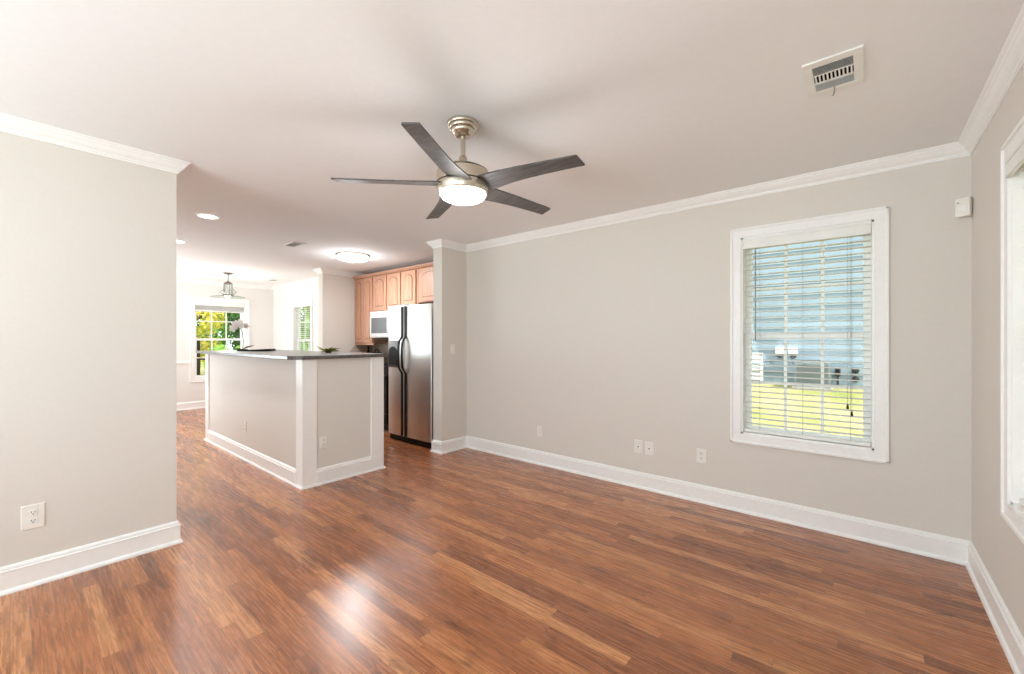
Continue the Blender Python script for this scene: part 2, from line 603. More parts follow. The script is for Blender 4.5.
sweep([(XE2, YD), (WIN_S[1] + 0.07, YD)], RAIL, [('trim_9', 0, 1)], M['trim'])
sweep([(WIN_S[0] - 0.07, YD), (XD, YD), (XD, WIN_D[1] + 0.07)], RAIL, [('trim_10', 0, 2)], M['trim'])


# ------------------------------------------------------------------ windows and blinds
def frame_of(axis, face, out):
    """maps (u along wall, v out of the room, z) to the world; out=+1 when outside is +axis"""
    if axis == 'y':
        return lambda u, v, z: (u, face + out * v, z)
    return lambda u, v, z: (face + out * v, u, z)


def fbox(b, F, u0, v0, z0, u1, v1, z1, bevel=0.0):
    p, q = F(u0, v0, z0), F(u1, v1, z1)
    lo = [min(a, c) for a, c in zip(p, q)]
    hi = [max(a, c) for a, c in zip(p, q)]
    return b.box(*lo, *hi, bevel=bevel)


def make_window(idx, axis, face, out, op, cols=3, rows=2, cw=0.068):
    F = frame_of(axis, face, out)
    u0, u1, z0, z1 = op
    casing = MB()
    for (a0, c0, a1, c1) in ((u0 - cw, z1, u1 + cw, z1 + cw), (u0 - cw, z0 - cw, u1 + cw, z0),
                             (u0 - cw, z0, u0, z1), (u1, z0, u1 + cw, z1)):
        fbox(casing, F, a0, -0.014, c0, a1, 0.0, c1, 0.0015)
    e = 0.014                                     # raised back band round the outside
    for (a0, c0, a1, c1) in ((u0 - cw - 0.004, z1 + cw - e, u1 + cw + 0.004, z1 + cw + 0.004), (u0 - cw - 0.004, z0 - cw - 0.004, u1 + cw + 0.004, z0 - cw + e),
                             (u0 - cw - 0.004, z0 - cw, u0 - cw + e, z1 + cw), (u1 + cw - e, z0 - cw, u1 + cw + 0.004, z1 + cw)):
        fbox(casing, F, a0, -0.022, c0, a1, 0.0, c1, 0.003)
    # jamb lining
    for (a0, c0, a1, c1) in ((u0, z1 - 0.012, u1, z1), (u0, z0, u1, z0 + 0.012), (u0, z0, u0 + 0.012, z1), (u1 - 0.012, z0, u1, z1)):
        fbox(casing, F, a0, -0.002, c0, a1, T, c1)
    root = casing.build('window_%d' % idx, M['trim'], structure=True)
    zm = (z0 + z1) / 2
    a, c = u0 + 0.012, u1 - 0.012
    for part, v0, za, zb in (('lower_sash', 0.078, z0 + 0.012, zm + 0.02), ('upper_sash', 0.104, zm - 0.02, z1 - 0.012)):
        s = MB()
        st = 0.042
        fbox(s, F, a, v0, za, a + st, v0 + 0.026, zb, 0.002)
        fbox(s, F, c - st, v0, za, c, v0 + 0.026, zb, 0.002)
        fbox(s, F, a + st, v0, za, c - st, v0 + 0.026, za + 0.042, 0.002)
        fbox(s, F, a + st, v0, zb - 0.040, c - st, v0 + 0.026, zb, 0.002)
        for k in range(1, cols):
            u = a + st + (c - a - 2 * st) * k / cols
            fbox(s, F, u - 0.009, v0 + 0.003, za + 0.04, u + 0.009, v0 + 0.023, zb - 0.038)
        for k in range(1, rows):
            z = za + 0.042 + (zb - za - 0.082) * k / rows
            fbox(s, F, a + st, v0 + 0.004, z - 0.009, c - st, v0 + 0.022, z + 0.009)
        so = s.build(part, M['trim'], root)
        g = MB()
        fbox(g, F, a + st - 0.004, v0 + 0.0115, za + 0.038, c - st + 0.004, v0 + 0.0145, zb - 0.036)
        g.build('pane', M['glass'], so)
    return root


def make_blind(label, axis, face, out, op, tilt=0.0, raised=False, pitch=0.040, proud=0.0, val_h=0.075, wand=True):
    F = frame_of(axis, face, out)
    u0, u1, z0, z1 = op
    u0 += 0.016; u1 -= 0.016
    z1 -= 0.013
    root = thing('window_blind', label, 'blind', F((u0 + u1) / 2, 0.04, z0 + 0.013))
    h = MB(); fbox(h, F, u0 + 0.004, 0.016, z1 - 0.05, u1 - 0.004, 0.066, z1 - 0.001, 0.002); h.build('headrail', M['white'], root)
    v = MB(); fbox(v, F, u0 - 0.002, -0.008 - proud, z1 - val_h, u1 + 0.002, 0.006 - proud, z1, 0.004)
    fbox(v, F, u0 - 0.002, -0.012 - proud, z1 - val_h, u1 + 0.002, -0.006 - proud, z1 - val_h + 0.014, 0.002)
    fbox(v, F, u0 - 0.002, -0.012 - proud, z1 - 0.016, u1 + 0.002, -0.006 - proud, z1 - 0.002, 0.002)
    if proud > 0.005:
        for a in (u0 - 0.002, u1 - 0.008):
            fbox(v, F, a, 0.004 - proud, z1 - val_h, a + 0.010, 0.016, z1, 0.001)
    v.build('valance', M['white'], root, smooth=True)
    zb = z1 - 0.16 if raised else z0 + 0.045
    s = MB()
    z = z1 - 0.066
    step = 0.0075 if raised else pitch
    t = 0.0048
    vc, w = 0.042, 0.025
    while z > zb:
        # a gently crowned slat
        ca, sa = cos(tilt), sin(tilt)
        prof = []
        for (dv, dz) in ((-w, 0.0), (-w * 0.5, 0.0014), (0, 0.0019), (w * 0.5, 0.0014), (w, 0.0), (w, -t), (w * 0.5, -t + 0.0014), (0, -t + 0.0019), (-w * 0.5, -t + 0.0014), (-w, -t)):
            prof.append((vc + dv * ca - dz * sa, z + dv * sa + dz * ca))
        s.rings([[F(u0, p[0], p[1]) for p in prof], [F(u1, p[0], p[1]) for p in prof]])
        z -= step
    s.build('slats', M['slat'], root)
    br = MB(); fbox(br, F, u0, 0.016, zb - 0.030, u1, 0.068, zb - 0.006, 0.004); br.build('bottom_rail', M['white'], root, smooth=True)
    for f in (0.14, 0.5, 0.86):
        ld = MB()
        u = u0 + (u1 - u0) * f
        for vv in (0.017, 0.067):
            ld.tube([F(u, vv, z1 - 0.05), F(u, vv, zb - 0.02)], 0.0009, 5)
        ld.build('ladder_cord', M['grey_plastic'], root)
    if wand and not raised:
        wd = MB(); u = u0 + (u1 - u0) * 0.105
        wd.tube([F(u, 0.010, z1 - 0.06), F(u, 0.011, z1 - 0.40), F(u, 0.010, z0 + 0.70)], 0.0042, 8)
        wd.build('tilt_wand', M['grey_plastic'], root)
        lc = MB()
        for du in (0.0, 0.022):
            u = u0 + (u1 - u0) * 0.84 + du
            ln = z0 + 0.28 - du * 2
            lc.tube([F(u, 0.011, z1 - 0.06), F(u, 0.011, ln)], 0.0013, 6)
        lco = lc.build('lift_cord', M['grey_plastic'], root)
        tl = MB()
        for du in (0.0, 0.022):
            u = u0 + (u1 - u0) * 0.84 + du
            p = F(u, 0.011, z0 + 0.28 - du * 2 - 0.02)
            tl.lathe([(0.002, 0.022), (0.005, 0.016), (0.008, -0.006), (0.007, -0.010)], p, 10)
        tl.build('tassel', M['black'], lco, smooth=True)
    return root


make_window(1, 'y', YB, 1, WIN_B)
make_window(2, 'x', XR, 1, WIN_R)
make_window(3, 'x', XD, -1, WIN_D)
make_window(4, 'y', YD, 1, WIN_S)
make_window(5, 'y', YF, -1, WIN_FILL_F1)  # added window at the left front fill light, behind the camera
make_window(6, 'y', YF, -1, WIN_FILL_F2)  # added window at the other front fill light
make_window(7, 'x', XR, 1, WIN_FILL_R)  # added window at the right fill light, out of view
make_window(8, 'y', YS, -1, WIN_FILL_DS, cols=4)  # added window at the dining fill light, never seen
make_blind('white slatted blind, slats open, over window in the long blank wall', 'y', YB, 1, WIN_B, tilt=0.0)
make_blind('white slatted blind, slats shut, in window at the right edge of photo', 'x', XR, 1, WIN_R, tilt=R(-62), proud=0.012, val_h=0.075, wand=False)
make_blind('white blind drawn up to the top of far dining window with green trees', 'x', XD, -1, WIN_D, raised=True)
make_blind('white slatted blind in narrow dining window beside the kitchen end wall', 'y', YD, 1, WIN_S, tilt=R(-4), wand=False)


# ------------------------------------------------------------------ ceiling fan
FX, FY = -1.618, 1.531
fan = thing('ceiling_fan', 'five bladed ceiling fan with brushed nickel motor and lit round lens', 'ceiling fan', (FX, FY, H))
b = MB()
b.lathe([(0.083, H), (0.083, H - 0.012), (0.080, H - 0.018), (0.074, H - 0.021), (0.074, H - 0.028), (0.070, H - 0.035), (0.062, H - 0.039), (0.062, H - 0.045),
         (0.056, H - 0.054), (0.048, H - 0.060), (0.046, H - 0.064), (0.034, H - 0.071), (0.020, H - 0.074), (0.014, H - 0.074)], (FX, FY, 0), 40)
b.build('canopy', M['nickel'], fan, smooth=True)
b = MB(); b.lathe([(0.0125, H - 0.07), (0.0125, 2.235)], (FX, FY, 0), 20); b.build('downrod', M['nickel'], fan, smooth=True)
b = MB()
b.lathe([(0.0135, 2.268), (0.020, 2.262), (0.023, 2.245), (0.024, 2.232), (0.034, 2.226), (0.034, 2.216), (0.030, 2.210)], (FX, FY, 0), 28)
b.build('coupling', M['nickel'], fan, smooth=True)
b = MB()
b.lathe([(0.028, 2.224), (0.055, 2.220), (0.085, 2.211), (0.110, 2.199), (0.126, 2.188), (0.128, 2.184), (0.10, 2.184)], (FX, FY, 0), 56)
b.lathe([(0.10, 2.179), (0.135, 2.179), (0.1375, 2.176), (0.1375, 2.128), (0.1365, 2.122), (0.10, 2.122)], (FX, FY, 0), 56)
b.build('motor_housing', M['nickel'], fan, smooth=True)
b = MB()
b.lathe([(0.09, 2.1845), (0.1325, 2.1845), (0.1325, 2.1785), (0.09, 2.1785)], (FX, FY, 0), 56)
b.lathe([(0.09, 2.1225), (0.1330, 2.1225), (0.1330, 2.1155), (0.09, 2.1155)], (FX, FY, 0), 56)
b.build('dark_band', M['bronze_gap'], fan, smooth=True)
b = MB()
b.lathe([(0.09, 2.116), (0.136, 2.116), (0.138, 2.113), (0.138, 2.104), (0.136, 2.088), (0.133, 2.074), (0.129, 2.068), (0.122, 2.068), (0.121, 2.074), (0.10, 2.076)], (FX, FY, 0), 56)
b.build('light_housing', M['nickel'], fan, smooth=True)
b = MB()
b.lathe([(0.10, 2.074), (0.1215, 2.072), (0.1215, 2.066), (0.119, 2.058), (0.110, 2.047), (0.094, 2.038), (0.066, 2.030), (0.032, 2.026), (0.0005, 2.025)], (FX, FY, 0), 48)
b.build('lens', M['lens'], fan, smooth=True)


def blade_mesh(az):
    m = [(0.100, -0.046), (0.16, -0.050), (0.24, -0.052), (0.34, -0.052), (0.44, -0.050), (0.54, -0.048), (0.622, -0.046)]
    p = [(0.640, 0.036), (0.54, 0.038), (0.44, 0.041), (0.34, 0.047), (0.26, 0.056), (0.20, 0.068), (0.155, 0.079), (0.100, 0.080)]
    out = m + [(0.630, -0.040)] + p
    mb = MB()
    pit = R(12)
    ps = []
    for r, w in out:
        ps.append((r * 1.025, w))
    top, bot = [], []
    for r, w in ps:
        k = max(0.35, min(1.0, (0.70 - r) / 0.35))
        z = -w * math.tan(pit * (0.75 + 0.25 * k)) - 0.004 * (r / 0.66) ** 2
        x = r * cos(az) - w * sin(az)
        y = r * sin(az) + w * cos(az)
        top.append((FX + x, FY + y, 2.116 + z + 0.0035))
        bot.append((FX + x, FY + y, 2.116 + z - 0.0035))
    n = len(ps)
    bm = mb.bm
    a = [bm.verts.new(q) for q in top]
    c = [bm.verts.new(q) for q in bot]
    # strips between the two edges keep the twisted face clean
    nm = len(m)
    mi = list(range(nm)) + [nm]
    pi_ = [n - 1 - i for i in range(len(p))]
    k = len(mi)
    pi2 = [pi_[min(i, len(pi_) - 1)] for i in range(k)]
    for L_, fl in ((a, False), (c, True)):
        for i in range(k - 1):
            q = [L_[mi[i]], L_[mi[i + 1]], L_[pi2[i + 1]], L_[pi2[i]]]
            q = list(dict.fromkeys(q))
            if len(q) > 2:
                bm.faces.new(q if not fl else q[::-1])
    # boundary walls
    order = mi + pi2[::-1]
    order = list(dict.fromkeys(order))
    for i in range(len(order)):
        j = (i + 1) % len(order)
        bm.faces.new((a[order[i]], c[order[i]], c[order[j]], a[order[j]]))
    return mb


for k in range(5):
    blade_mesh(R(11.3 + 72 * k)).build('blade', M['blade'], fan)


# ------------------------------------------------------------------ ceiling fixtures
def register(x0, y0, x1, y1, label, group=None, threeway=True, lever=True):
    """ceiling air register"""
    root = thing('air_vent', label, 'air vent', ((x0 + x1) / 2, (y0 + y1) / 2, H), group)
    fr = 0.042 if threeway else 0.022
    f = MB()
    z0, z1 = H - 0.009, H - 0.001
    for bx in ((x0, y0, x1, y0 + fr), (x0, y1 - fr, x1, y1), (x0, y0 + fr, x0 + fr * 0.75, y1 - fr), (x1 - fr * 0.75, y0 + fr, x1, y1 - fr)):
        f.box(bx[0], bx[1], z0, bx[2], bx[3], z1, 0.0015)
    ix0, ix1, iy0, iy1 = x0 + fr * 0.75, x1 - fr * 0.75, y0 + fr, y1 - fr
    L3 = (iy1 - iy0) / 3
    if threeway:
        for k in (1, 2):
            f.box(ix0, iy0 + L3 * k - 0.003, z0, ix1, iy0 + L3 * k + 0.003, z1)
    f.build('frame', M['white'], root)
    d = MB(); d.box(ix0 - 0.002, iy0 - 0.002, H - 0.0035, ix1 + 0.002, iy1 + 0.002, H - 0.0005); d.build('duct_opening', M['dark_hole'], root)
    l = MB()
    if threeway:
        n = 7
        for sec, sgn in ((0, -1), (2, -0.6)):
            for k in range(n):
                y = iy0 + L3 * sec + L3 * (k + 0.5) / n
                l.poly([(ix0, y - sgn * 0.004, H - 0.0035), (ix0, y - sgn * 0.003, H - 0.0035), (ix0, y + sgn * 0.004, H - 0.010), (ix0, y + sgn * 0.003, H - 0.010)], (ix1 - ix0, 0, 0))
        n = 10
        for k in range(n):
            x = ix0 + (ix1 - ix0) * (k + 0.5) / n
            l.box(x - 0.0028, iy0 + L3 + 0.003, H - 0.0095, x + 0.0028, iy0 + 2 * L3 - 0.003, H - 0.0035)
    else:
        n = 6
        for k in range(n):
            y = iy0 + (iy1 - iy0) * (k + 0.5) / n
            l.box(ix0, y - 0.001, H - 0.006, ix1, y + 0.001, H - 0.0035)
    l.build('louvers', M['white'], root)
    if lever:
        lv = MB()
        xm = (ix0 + ix1) / 2
        lv.tube([(xm, iy1 - 0.004, H - 0.006), (xm - 0.001, iy1 + 0.004, H - 0.022), (xm - 0.004, iy1 + 0.014, H - 0.034), (xm - 0.010, iy1 + 0.018, H - 0.038)], 0.0028, 8)
        lv.build('lever', M['grey_plastic'], root, smooth=True)
    return root


register(-0.197, 2.108, 0.000, 2.406, 'white ceiling vent with lever near the top right of the photo')
register(-5.34, 2.09, -5.04, 2.24, 'small white ceiling vent with dark louvers left of glowing drum light', threeway=False, lever=False)
register(-8.72, 3.12, -8.44, 3.28, 'pale ceiling vent in dining room near the far corner', threeway=False, lever=False)

DX, DY = -5.25, 2.95
dome = thing('ceiling_light', 'lit round drum ceiling light in front of the maple cabinets', 'ceiling light', (DX, DY, H))
b = MB(); b.lathe([(0.200, H), (0.200, H - 0.012), (0.19, H - 0.016), (0.05, H - 0.016)], (DX, DY, 0), 48); b.build('mounting_plate', M['nickel'], dome, smooth=True)
b = MB()
b.lathe([(0.194, H - 0.014), (0.194, H - 0.040), (0.186, H - 0.056), (0.165, H - 0.068), (0.120, H - 0.077), (0.06, H - 0.081), (0.0005, H - 0.082)], (DX, DY, 0), 48)
b.build('lens', M['dome'], dome, smooth=True)
b = MB()
for z in (H - 0.018, H - 0.044):
    b.lathe([(0.195, z), (0.203, z), (0.203, z - 0.005), (0.195, z - 0.005)], (DX, DY, 0), 48, cap=False)
b.build('band', M['chrome'], dome, smooth=True)
for k in range(3):
    b = MB()
    a = R(100 + 120 * k)
    b.tube([(DX + 0.203 * cos(a), DY + 0.203 * sin(a), H - 0.012), (DX + 0.203 * cos(a), DY + 0.203 * sin(a), H - 0.058)], 0.005, 8)
    b.build('clip', M['chrome'], dome, smooth=True)
lamp('ceiling_light_glow', 'POINT', (DX, DY, H - 0.17), 14, (0.96, 0.98, 1.0), shadow_soft_size=0.16)
lamp('ceiling_light_glow', 'AREA', (DX, DY, H - 0.09), 18, (0.94, 0.975, 1.0), aim=(0, 0, -1), shape='DISK', size=0.36)

for (x, y, lb) in ((-4.62, 1.165, 'larger lit recessed downlight in the ceiling above bar counter'),
                   (-6.06, 1.235, 'smaller lit recessed downlight beside the edge of the left wall')):
    r = thing('recessed_light', lb, 'recessed light', (x, y, H), 'recessed ceiling lights')
    b = MB(); b.lathe([(0.090, H - 0.001), (0.088, H - 0.006), (0.074, H - 0.008), (0.070, H - 0.002)], (x, y, 0), 40, cap=False); b.build('trim_ring', M['white'], r, smooth=True)
    b = MB(); b.lathe([(0.073, H - 0.001), (0.072, H - 0.005), (0.04, H - 0.0065), (0.0005, H - 0.007)], (x, y, 0), 40); b.build('lens', M['can'], r, smooth=True)
    lamp('recessed_light_glow', 'SPOT', (x, y, H - 0.02), 60, (0.93, 0.975, 1.0), aim=(0, 0, -1), spot_size=R(130), spot_blend=0.6, shadow_soft_size=0.06)
lamp('fan_light_glow', 'POINT', (FX, FY, 1.90), 8, (0.94, 0.975, 1.0), shadow_soft_size=0.12)

# pendant lantern in the dining room
PX, PY = -8.29, 2.38
pen = thing('pendant_lantern', 'pewter scrolled pendant lantern hanging in front of the far dining window', 'pendant light', (PX, PY, H))
b = MB(); b.lathe([(0.065, H), (0.065, H - 0.010), (0.050, H - 0.020), (0.018, H - 0.028), (0.008, H - 0.034)], (PX, PY, 0), 28); b.build('canopy', M['pewter'], pen, smooth=True)
b = MB(); b.tube([(PX, PY, H - 0.03), (PX, PY, 2.285)], 0.007, 8)
for k in range(4):
    b.sphere((PX, PY, 2.40 - k * 0.032), 0.012, 0.005, 0.018, 8, 6)
b.build('stem', M['pewter'], pen, smooth=True)
b = MB()
b.lathe([(0.010, 2.300), (0.030, 2.290), (0.060, 2.268), (0.066, 2.255), (0.060, 2.250), (0.030, 2.252)], (PX, PY, 0), 28)
b.lathe([(0.03, 2.075), (0.070, 2.072), (0.078, 2.060), (0.070, 2.046), (0.040, 2.034), (0.016, 2.022), (0.010, 2.012), (0.014, 2.006), (0.002, 2.000)], (PX, PY, 0), 28)
for k in range(6):
    a = pi * k / 3
    b.tube([(PX + 0.058 * cos(a), PY + 0.058 * sin(a), 2.258), (PX + 0.066 * cos(a), PY + 0.066 * sin(a), 2.16), (PX + 0.066 * cos(a), PY + 0.066 * sin(a), 2.066)], 0.005, 6)
b.build('cage', M['pewter'], pen, smooth=True)
b = MB(); b.lathe([(0.050, 2.245), (0.056, 2.17), (0.056, 2.078)], (PX, PY, 0), 24, cap=False); b.build('glass_cylinder', M['glass'], pen, smooth=True)
b = MB()
for k in range(3):
    a = 2 * pi * k / 3
    x, y = PX + 0.022 * cos(a), PY + 0.022 * sin(a)
    b.lathe([(0.008, 2.07), (0.008, 2.13), (0.011, 2.14), (0.012, 2.155), (0.006, 2.175), (0.001, 2.185)], (x, y, 0), 10)
b.build('candle_bulb', M['frosted'], pen, smooth=True)
for k in range(4):
    a = pi / 4 + pi * k / 2
    b = MB()
    pts = []
    for i in range(15):
        t = i / 14
        rr = 0.066 + 0.085 * sin(pi * min(1, t * 0.9)) - 0.02 * t
        pts.append((PX + rr * cos(a), PY + rr * sin(a), 2.055 + 0.11 * t + 0.02 * sin(2 * pi * t)))
    b.tube(pts, 0.005, 6)
    b.build('scroll_arm', M['pewter'], pen, smooth=True)
b = MB(); b.lathe([(0.070, 2.054), (0.16, 2.046), (0.245, 2.026), (0.250, 2.030), (0.16, 2.052), (0.070, 2.060)], (PX, PY, 0), 48, cap=False); b.build('glass_dish', M['glass'], pen, smooth=True)
b = MB(); b.tube([(PX + 0.248 * cos(2 * pi * k / 40), PY + 0.248 * sin(2 * pi * k / 40), 2.028) for k in range(41)], 0.003, 6); b.build('rim_ring', M['pewter'], pen, smooth=True)
lamp('pendant_glow', 'POINT', (PX, PY, 1.93), 24, (1.0, 0.98, 0.95), shadow_soft_size=0.1)


# ------------------------------------------------------------------ outlets, switch, sensor
def wall_plate(kind, label, axis, face, out, u, z, w=0.070, h=0.115, group=None, cat='outlet', cat_name='wall_outlet'):
    F = frame_of(axis, face, out)
    root = thing(cat_name, label, cat, F(u, 0, z), group)
    p = MB(); fbox(p, F, u - w / 2, -0.006, z - h / 2, u + w / 2, 0.0, z + h / 2, 0.0028); p.build('cover_plate', M['plate'], root)
    if kind == 'duplex':
        for s in (-1, 1):
            zc = z + s * 0.0195 * h / 0.115
            r = MB(); fbox(r, F, u - 0.0165, -0.0085, zc - 0.0135, u + 0.0165, -0.005, zc + 0.0135, 0.003)
            ro = r.build('receptacle', M['white'], root)
            sl = MB()
            for du in (-0.0065, 0.0065):
                fbox(sl, F, u + du - 0.0013, -0.0092, zc - 0.001, u + du + 0.0013, -0.0083, zc + 0.0085)
            fbox(sl, F, u - 0.0028, -0.0092, zc - 0.0095, u + 0.0028, -0.0083, zc - 0.0045, 0.0004)
            sl.build('slots', M['black'], ro)
    elif kind == 'jack':
        r = MB(); fbox(r, F, u - 0.011, -0.0085, z - 0.011, u + 0.011, -0.005, z + 0.011, 0.001)
        ro = r.build('jack', M['white'], root)
        sl = MB(); fbox(sl, F, u - 0.0055, -0.0095, z - 0.0055, u + 0.0055, -0.0082, z + 0.0055, 0.0005); sl.build('socket', M['black'], ro)
    elif kind == 'switch':
        r = MB(); fbox(r, F, u - 0.006, -0.0075, z - 0.013, u + 0.006, -0.005, z + 0.013, 0.0006)
        fbox(r, F, u - 0.0035, -0.017, z + 0.001, u + 0.0035, -0.006, z + 0.009, 0.001)
        r.build('toggle', M['white'], root)
    elif kind == 'blank':
        for s in (-1, 1):
            r = MB()
            fbox(r, F, u - 0.003, -0.0075, z + s * 0.021 - 0.003, u + 0.003, -0.005, z + s * 0.021 + 0.003, 0.001)
            r.build('screw', M['grey_plastic'], root)
    return root


G = 'outlets on the long window wall'
wall_plate('blank', 'blank white cover plate on the long wall, nearest the fridge end', 'y', YB, 1, -2.598, 0.347, group=G)
wall_plate('jack', 'left one of the paired white jack plates on the long wall', 'y', YB, 1, -1.523, 0.360, w=0.078, group=G)
wall_plate('jack', 'right one of the paired white jack plates on the long wall', 'y', YB, 1, -1.424, 0.359, w=0.078, group=G)
wall_plate('duplex', 'white duplex outlet on long wall, left below the window', 'y', YB, 1, -0.997, 0.372, w=0.076, group=G)
wall_plate('duplex', 'white duplex outlet on the left foreground wall above the baseboard', 'x', XL, -1, 0.078, 0.364, w=0.086, h=0.128)
wall_plate('switch', 'white toggle light switch on the wall end right of fridge', 'x', XC, -1, 3.332, 1.194, cat='light switch', cat_name='light_switch')

sen = thing('motion_sensor', 'beige motion sensor high in the corner beside right window', 'motion sensor', (XR - 0.02, YB - 0.02, 2.06))
mt = Matrix.Translation((XR - 0.036, YB - 0.040, 2.062)) @ Matrix.Rotation(R(-28), 4, 'Z')
b = MB(); b.box(-0.032, -0.020, -0.054, 0.032, 0.016, 0.054, 0.006, 2, mat=mt); b.build('housing', M['plate'], sen, smooth=True)
b = MB(); b.box(-0.022, -0.0225, -0.030, 0.022, -0.018, 0.014, 0.003, 1, mat=mt); b.build('lens_window', M['white'], sen)
b = MB(); b.box(-0.020, -0.0222, 0.024, -0.012, -0.019, 0.030, mat=mt); b.build('indicator', M['grey_plastic'], sen)
b = MB(); b.box(-0.014, 0.012, -0.02, 0.022, 0.030, 0.02, 0.002, 1, mat=mt); b.build('bracket', M['white'], sen)

# ------------------------------------------------------------------ bar island
IX0, IX1, IY0, IY1, IZ = -6.57, -3.742, 1.630, 2.440, 1.13
isl = thing('kitchen_island', 'tall painted bar island with white baseboard and square corner posts', 'kitchen island', ((IX0 + IX1) / 2, (IY0 + IY1) / 2, 0))
b = MB(); b.box(IX0 + 0.012, IY0 + 0.012, 0.0, IX1 - 0.012, IY1 - 0.012, IZ); b.build('body', M['island'], isl)
PWX = 0.128
for (x0, y0, x1, y1) in ((IX1 - PWX, IY0, IX1, IY0 + PWX), (IX1 - 0.10, IY1 - 0.142, IX1, IY1), (IX0, IY0, IX0 + PWX, IY0 + PWX), (IX0, IY1 - 0.142, IX0 + 0.10, IY1)):
    b = MB(); b.box(x0, y0, 0.0, x1, y1, IZ, 0.002); b.build('corner_post', M['trim'], isl)
BI = [(0, 0), (0.017, 0), (0.017, 0.112), (0.020, 0.114), (0.020, 0.120), (0.013, 0.124), (0.012, 0.136), (0.004, 0.146), (0, 0.147)]
SH = [(0, 0), (0.015, 0), (0.015, 0.006), (0.011, 0.015), (0.005, 0.019), (0, 0.020)]


def strip(b, p, q, prof):
    """profile swept along one straight run, offset to the left of travel"""
    p, q = Vector(p), Vector(q)
    d = (q - p).normalized(); n = Vector((-d.y, d.x))
    b.rings([[(w.x + n.x * o, w.y + n.y * o, z) for o, z in prof] for w in (p, q)])


b = MB()
strip(b, (IX1 - PWX, IY0 + 0.012), (IX0 + PWX, IY0 + 0.012), BI)
strip(b, (IX1 - 0.012, IY1 - 0.142), (IX1 - 0.012, IY0 + PWX), BI)
b.build('baseboard', M['trim'], isl)
b = MB()
P = [Vector(p) for p in ((IX1, IY1 + 0.0), (IX1, IY0), (IX0, IY0), (IX0, IY1))]
# travel here keeps the island on the left, so the moulding goes to the right
secs = []
for i, pnt in enumerate(P):
    nx = 1 if i < 2 else -1
    ny = -1 if i in (1, 2) else 0.8
    secs.append([(pnt.x + nx * o, pnt.y + ny * o, z) for o, z in SH])
b.rings(secs)
b.build('shoe_moulding', M['trim'], isl)
# kitchen side: wood cabinet doors
for k in range(5):
    x0 = IX0 + 0.12 + k * 0.515
    d = MB(); d.box(x0, IY1 - 0.012, 0.11, x0 + 0.50, IY1 + 0.008, 0.90, 0.003); do = d.build('cabinet_door', M['cherry'], isl)
    d = MB(); d.box(x0 + 0.07, IY1 + 0.006, 0.18, x0 + 0.43, IY1 + 0.012, 0.83, 0.004); d.build('panel', M['cherry'], do)

# outlets on the island
wall_plate('duplex', 'white outlet on the narrow end of bar island facing the room', 'x', IX1 - 0.012, -1, 1.822, 0.376, group='outlets on the bar island')
wall_plate('duplex', 'white outlet on the long side of bar island', 'y', IY0 + 0.012, 1, -5.147, 0.354, group='outlets on the bar island')

# granite bar top with a clipped corner
b = MB()
cx0, cx1, cy0, cy1 = -6.585, -3.705, 1.53, 2.475
pts = [(cx0, cy0), (cx1 - 0.10, cy0), (cx1 - 0.03, cy0 + 0.025), (cx1, cy0 + 0.085), (cx1, cy1), (cx0, cy1)]
b.poly([(x, y, IZ) for x, y in pts], (0, 0, 0.032))
es = [e for e in b.bm.edges if abs(e.verts[0].co.z - e.verts[1].co.z) < 1e-5]
bmesh.ops.bevel(b.bm, geom=es, offset=0.004, segments=2, affect='EDGES', profile=0.5)
ct = b.build('bar_countertop', M['granite'], None)
rebase(ct, ((cx0 + cx1) / 2, (cy0 + cy1) / 2, IZ))
tag(ct, 'dark polished granite bar top on the island, corner clipped', 'countertop')
CZ = IZ + 0.032

# orchid
OX, OY = -6.00, 1.88
orc = thing('orchid_plant', 'pale flowering orchid in low dark pot on bar counter', 'orchid', (OX, OY, CZ))
b = MB(); b.lathe([(0.035, CZ), (0.055, CZ + 0.004), (0.062, CZ + 0.020), (0.056, CZ + 0.022), (0.03, CZ + 0.018)], (OX, OY, 0), 20); b.build('pot', M['pot'], orc, smooth=True)
b = MB(); b.tube([(OX, OY, CZ + 0.015), (OX + 0.006, OY + 0.006, CZ + 0.12), (OX - 0.004, OY - 0.004, CZ + 0.24), (OX - 0.02, OY - 0.025, CZ + 0.31), (OX - 0.05, OY - 0.06, CZ + 0.33)], 0.004, 6)
b.build('flower_stem', M['stem'], orc, smooth=True)


def leaf_strip(b, base, direc, L, W, rise, droop, n=6, th=0.002):
    d = Vector(direc).normalized(); s = Vector((-d.y, d.x, 0))
    rows = []
    for i in range(n + 1):
        t = i / n
        w = W * (sin(pi * min(1, 0.12 + 0.88 * t)) ** 0.7) + 0.001
        c = Vector(base) + d * (L * t) + Vector((0, 0, rise * t - droop * t * t))
        rows.append([c - s * w / 2 + Vector((0, 0, 0.12 * w)), c + Vector((0, 0, -0.10 * w)), c + s * w / 2 + Vector((0, 0, 0.12 * w)),
                     c + s * w / 2 + Vector((0, 0, 0.12 * w - th)), c + Vector((0, 0, -0.10 * w - th)), c - s * w / 2 + Vector((0, 0, 0.12 * w - th))])
    b.rings(rows)


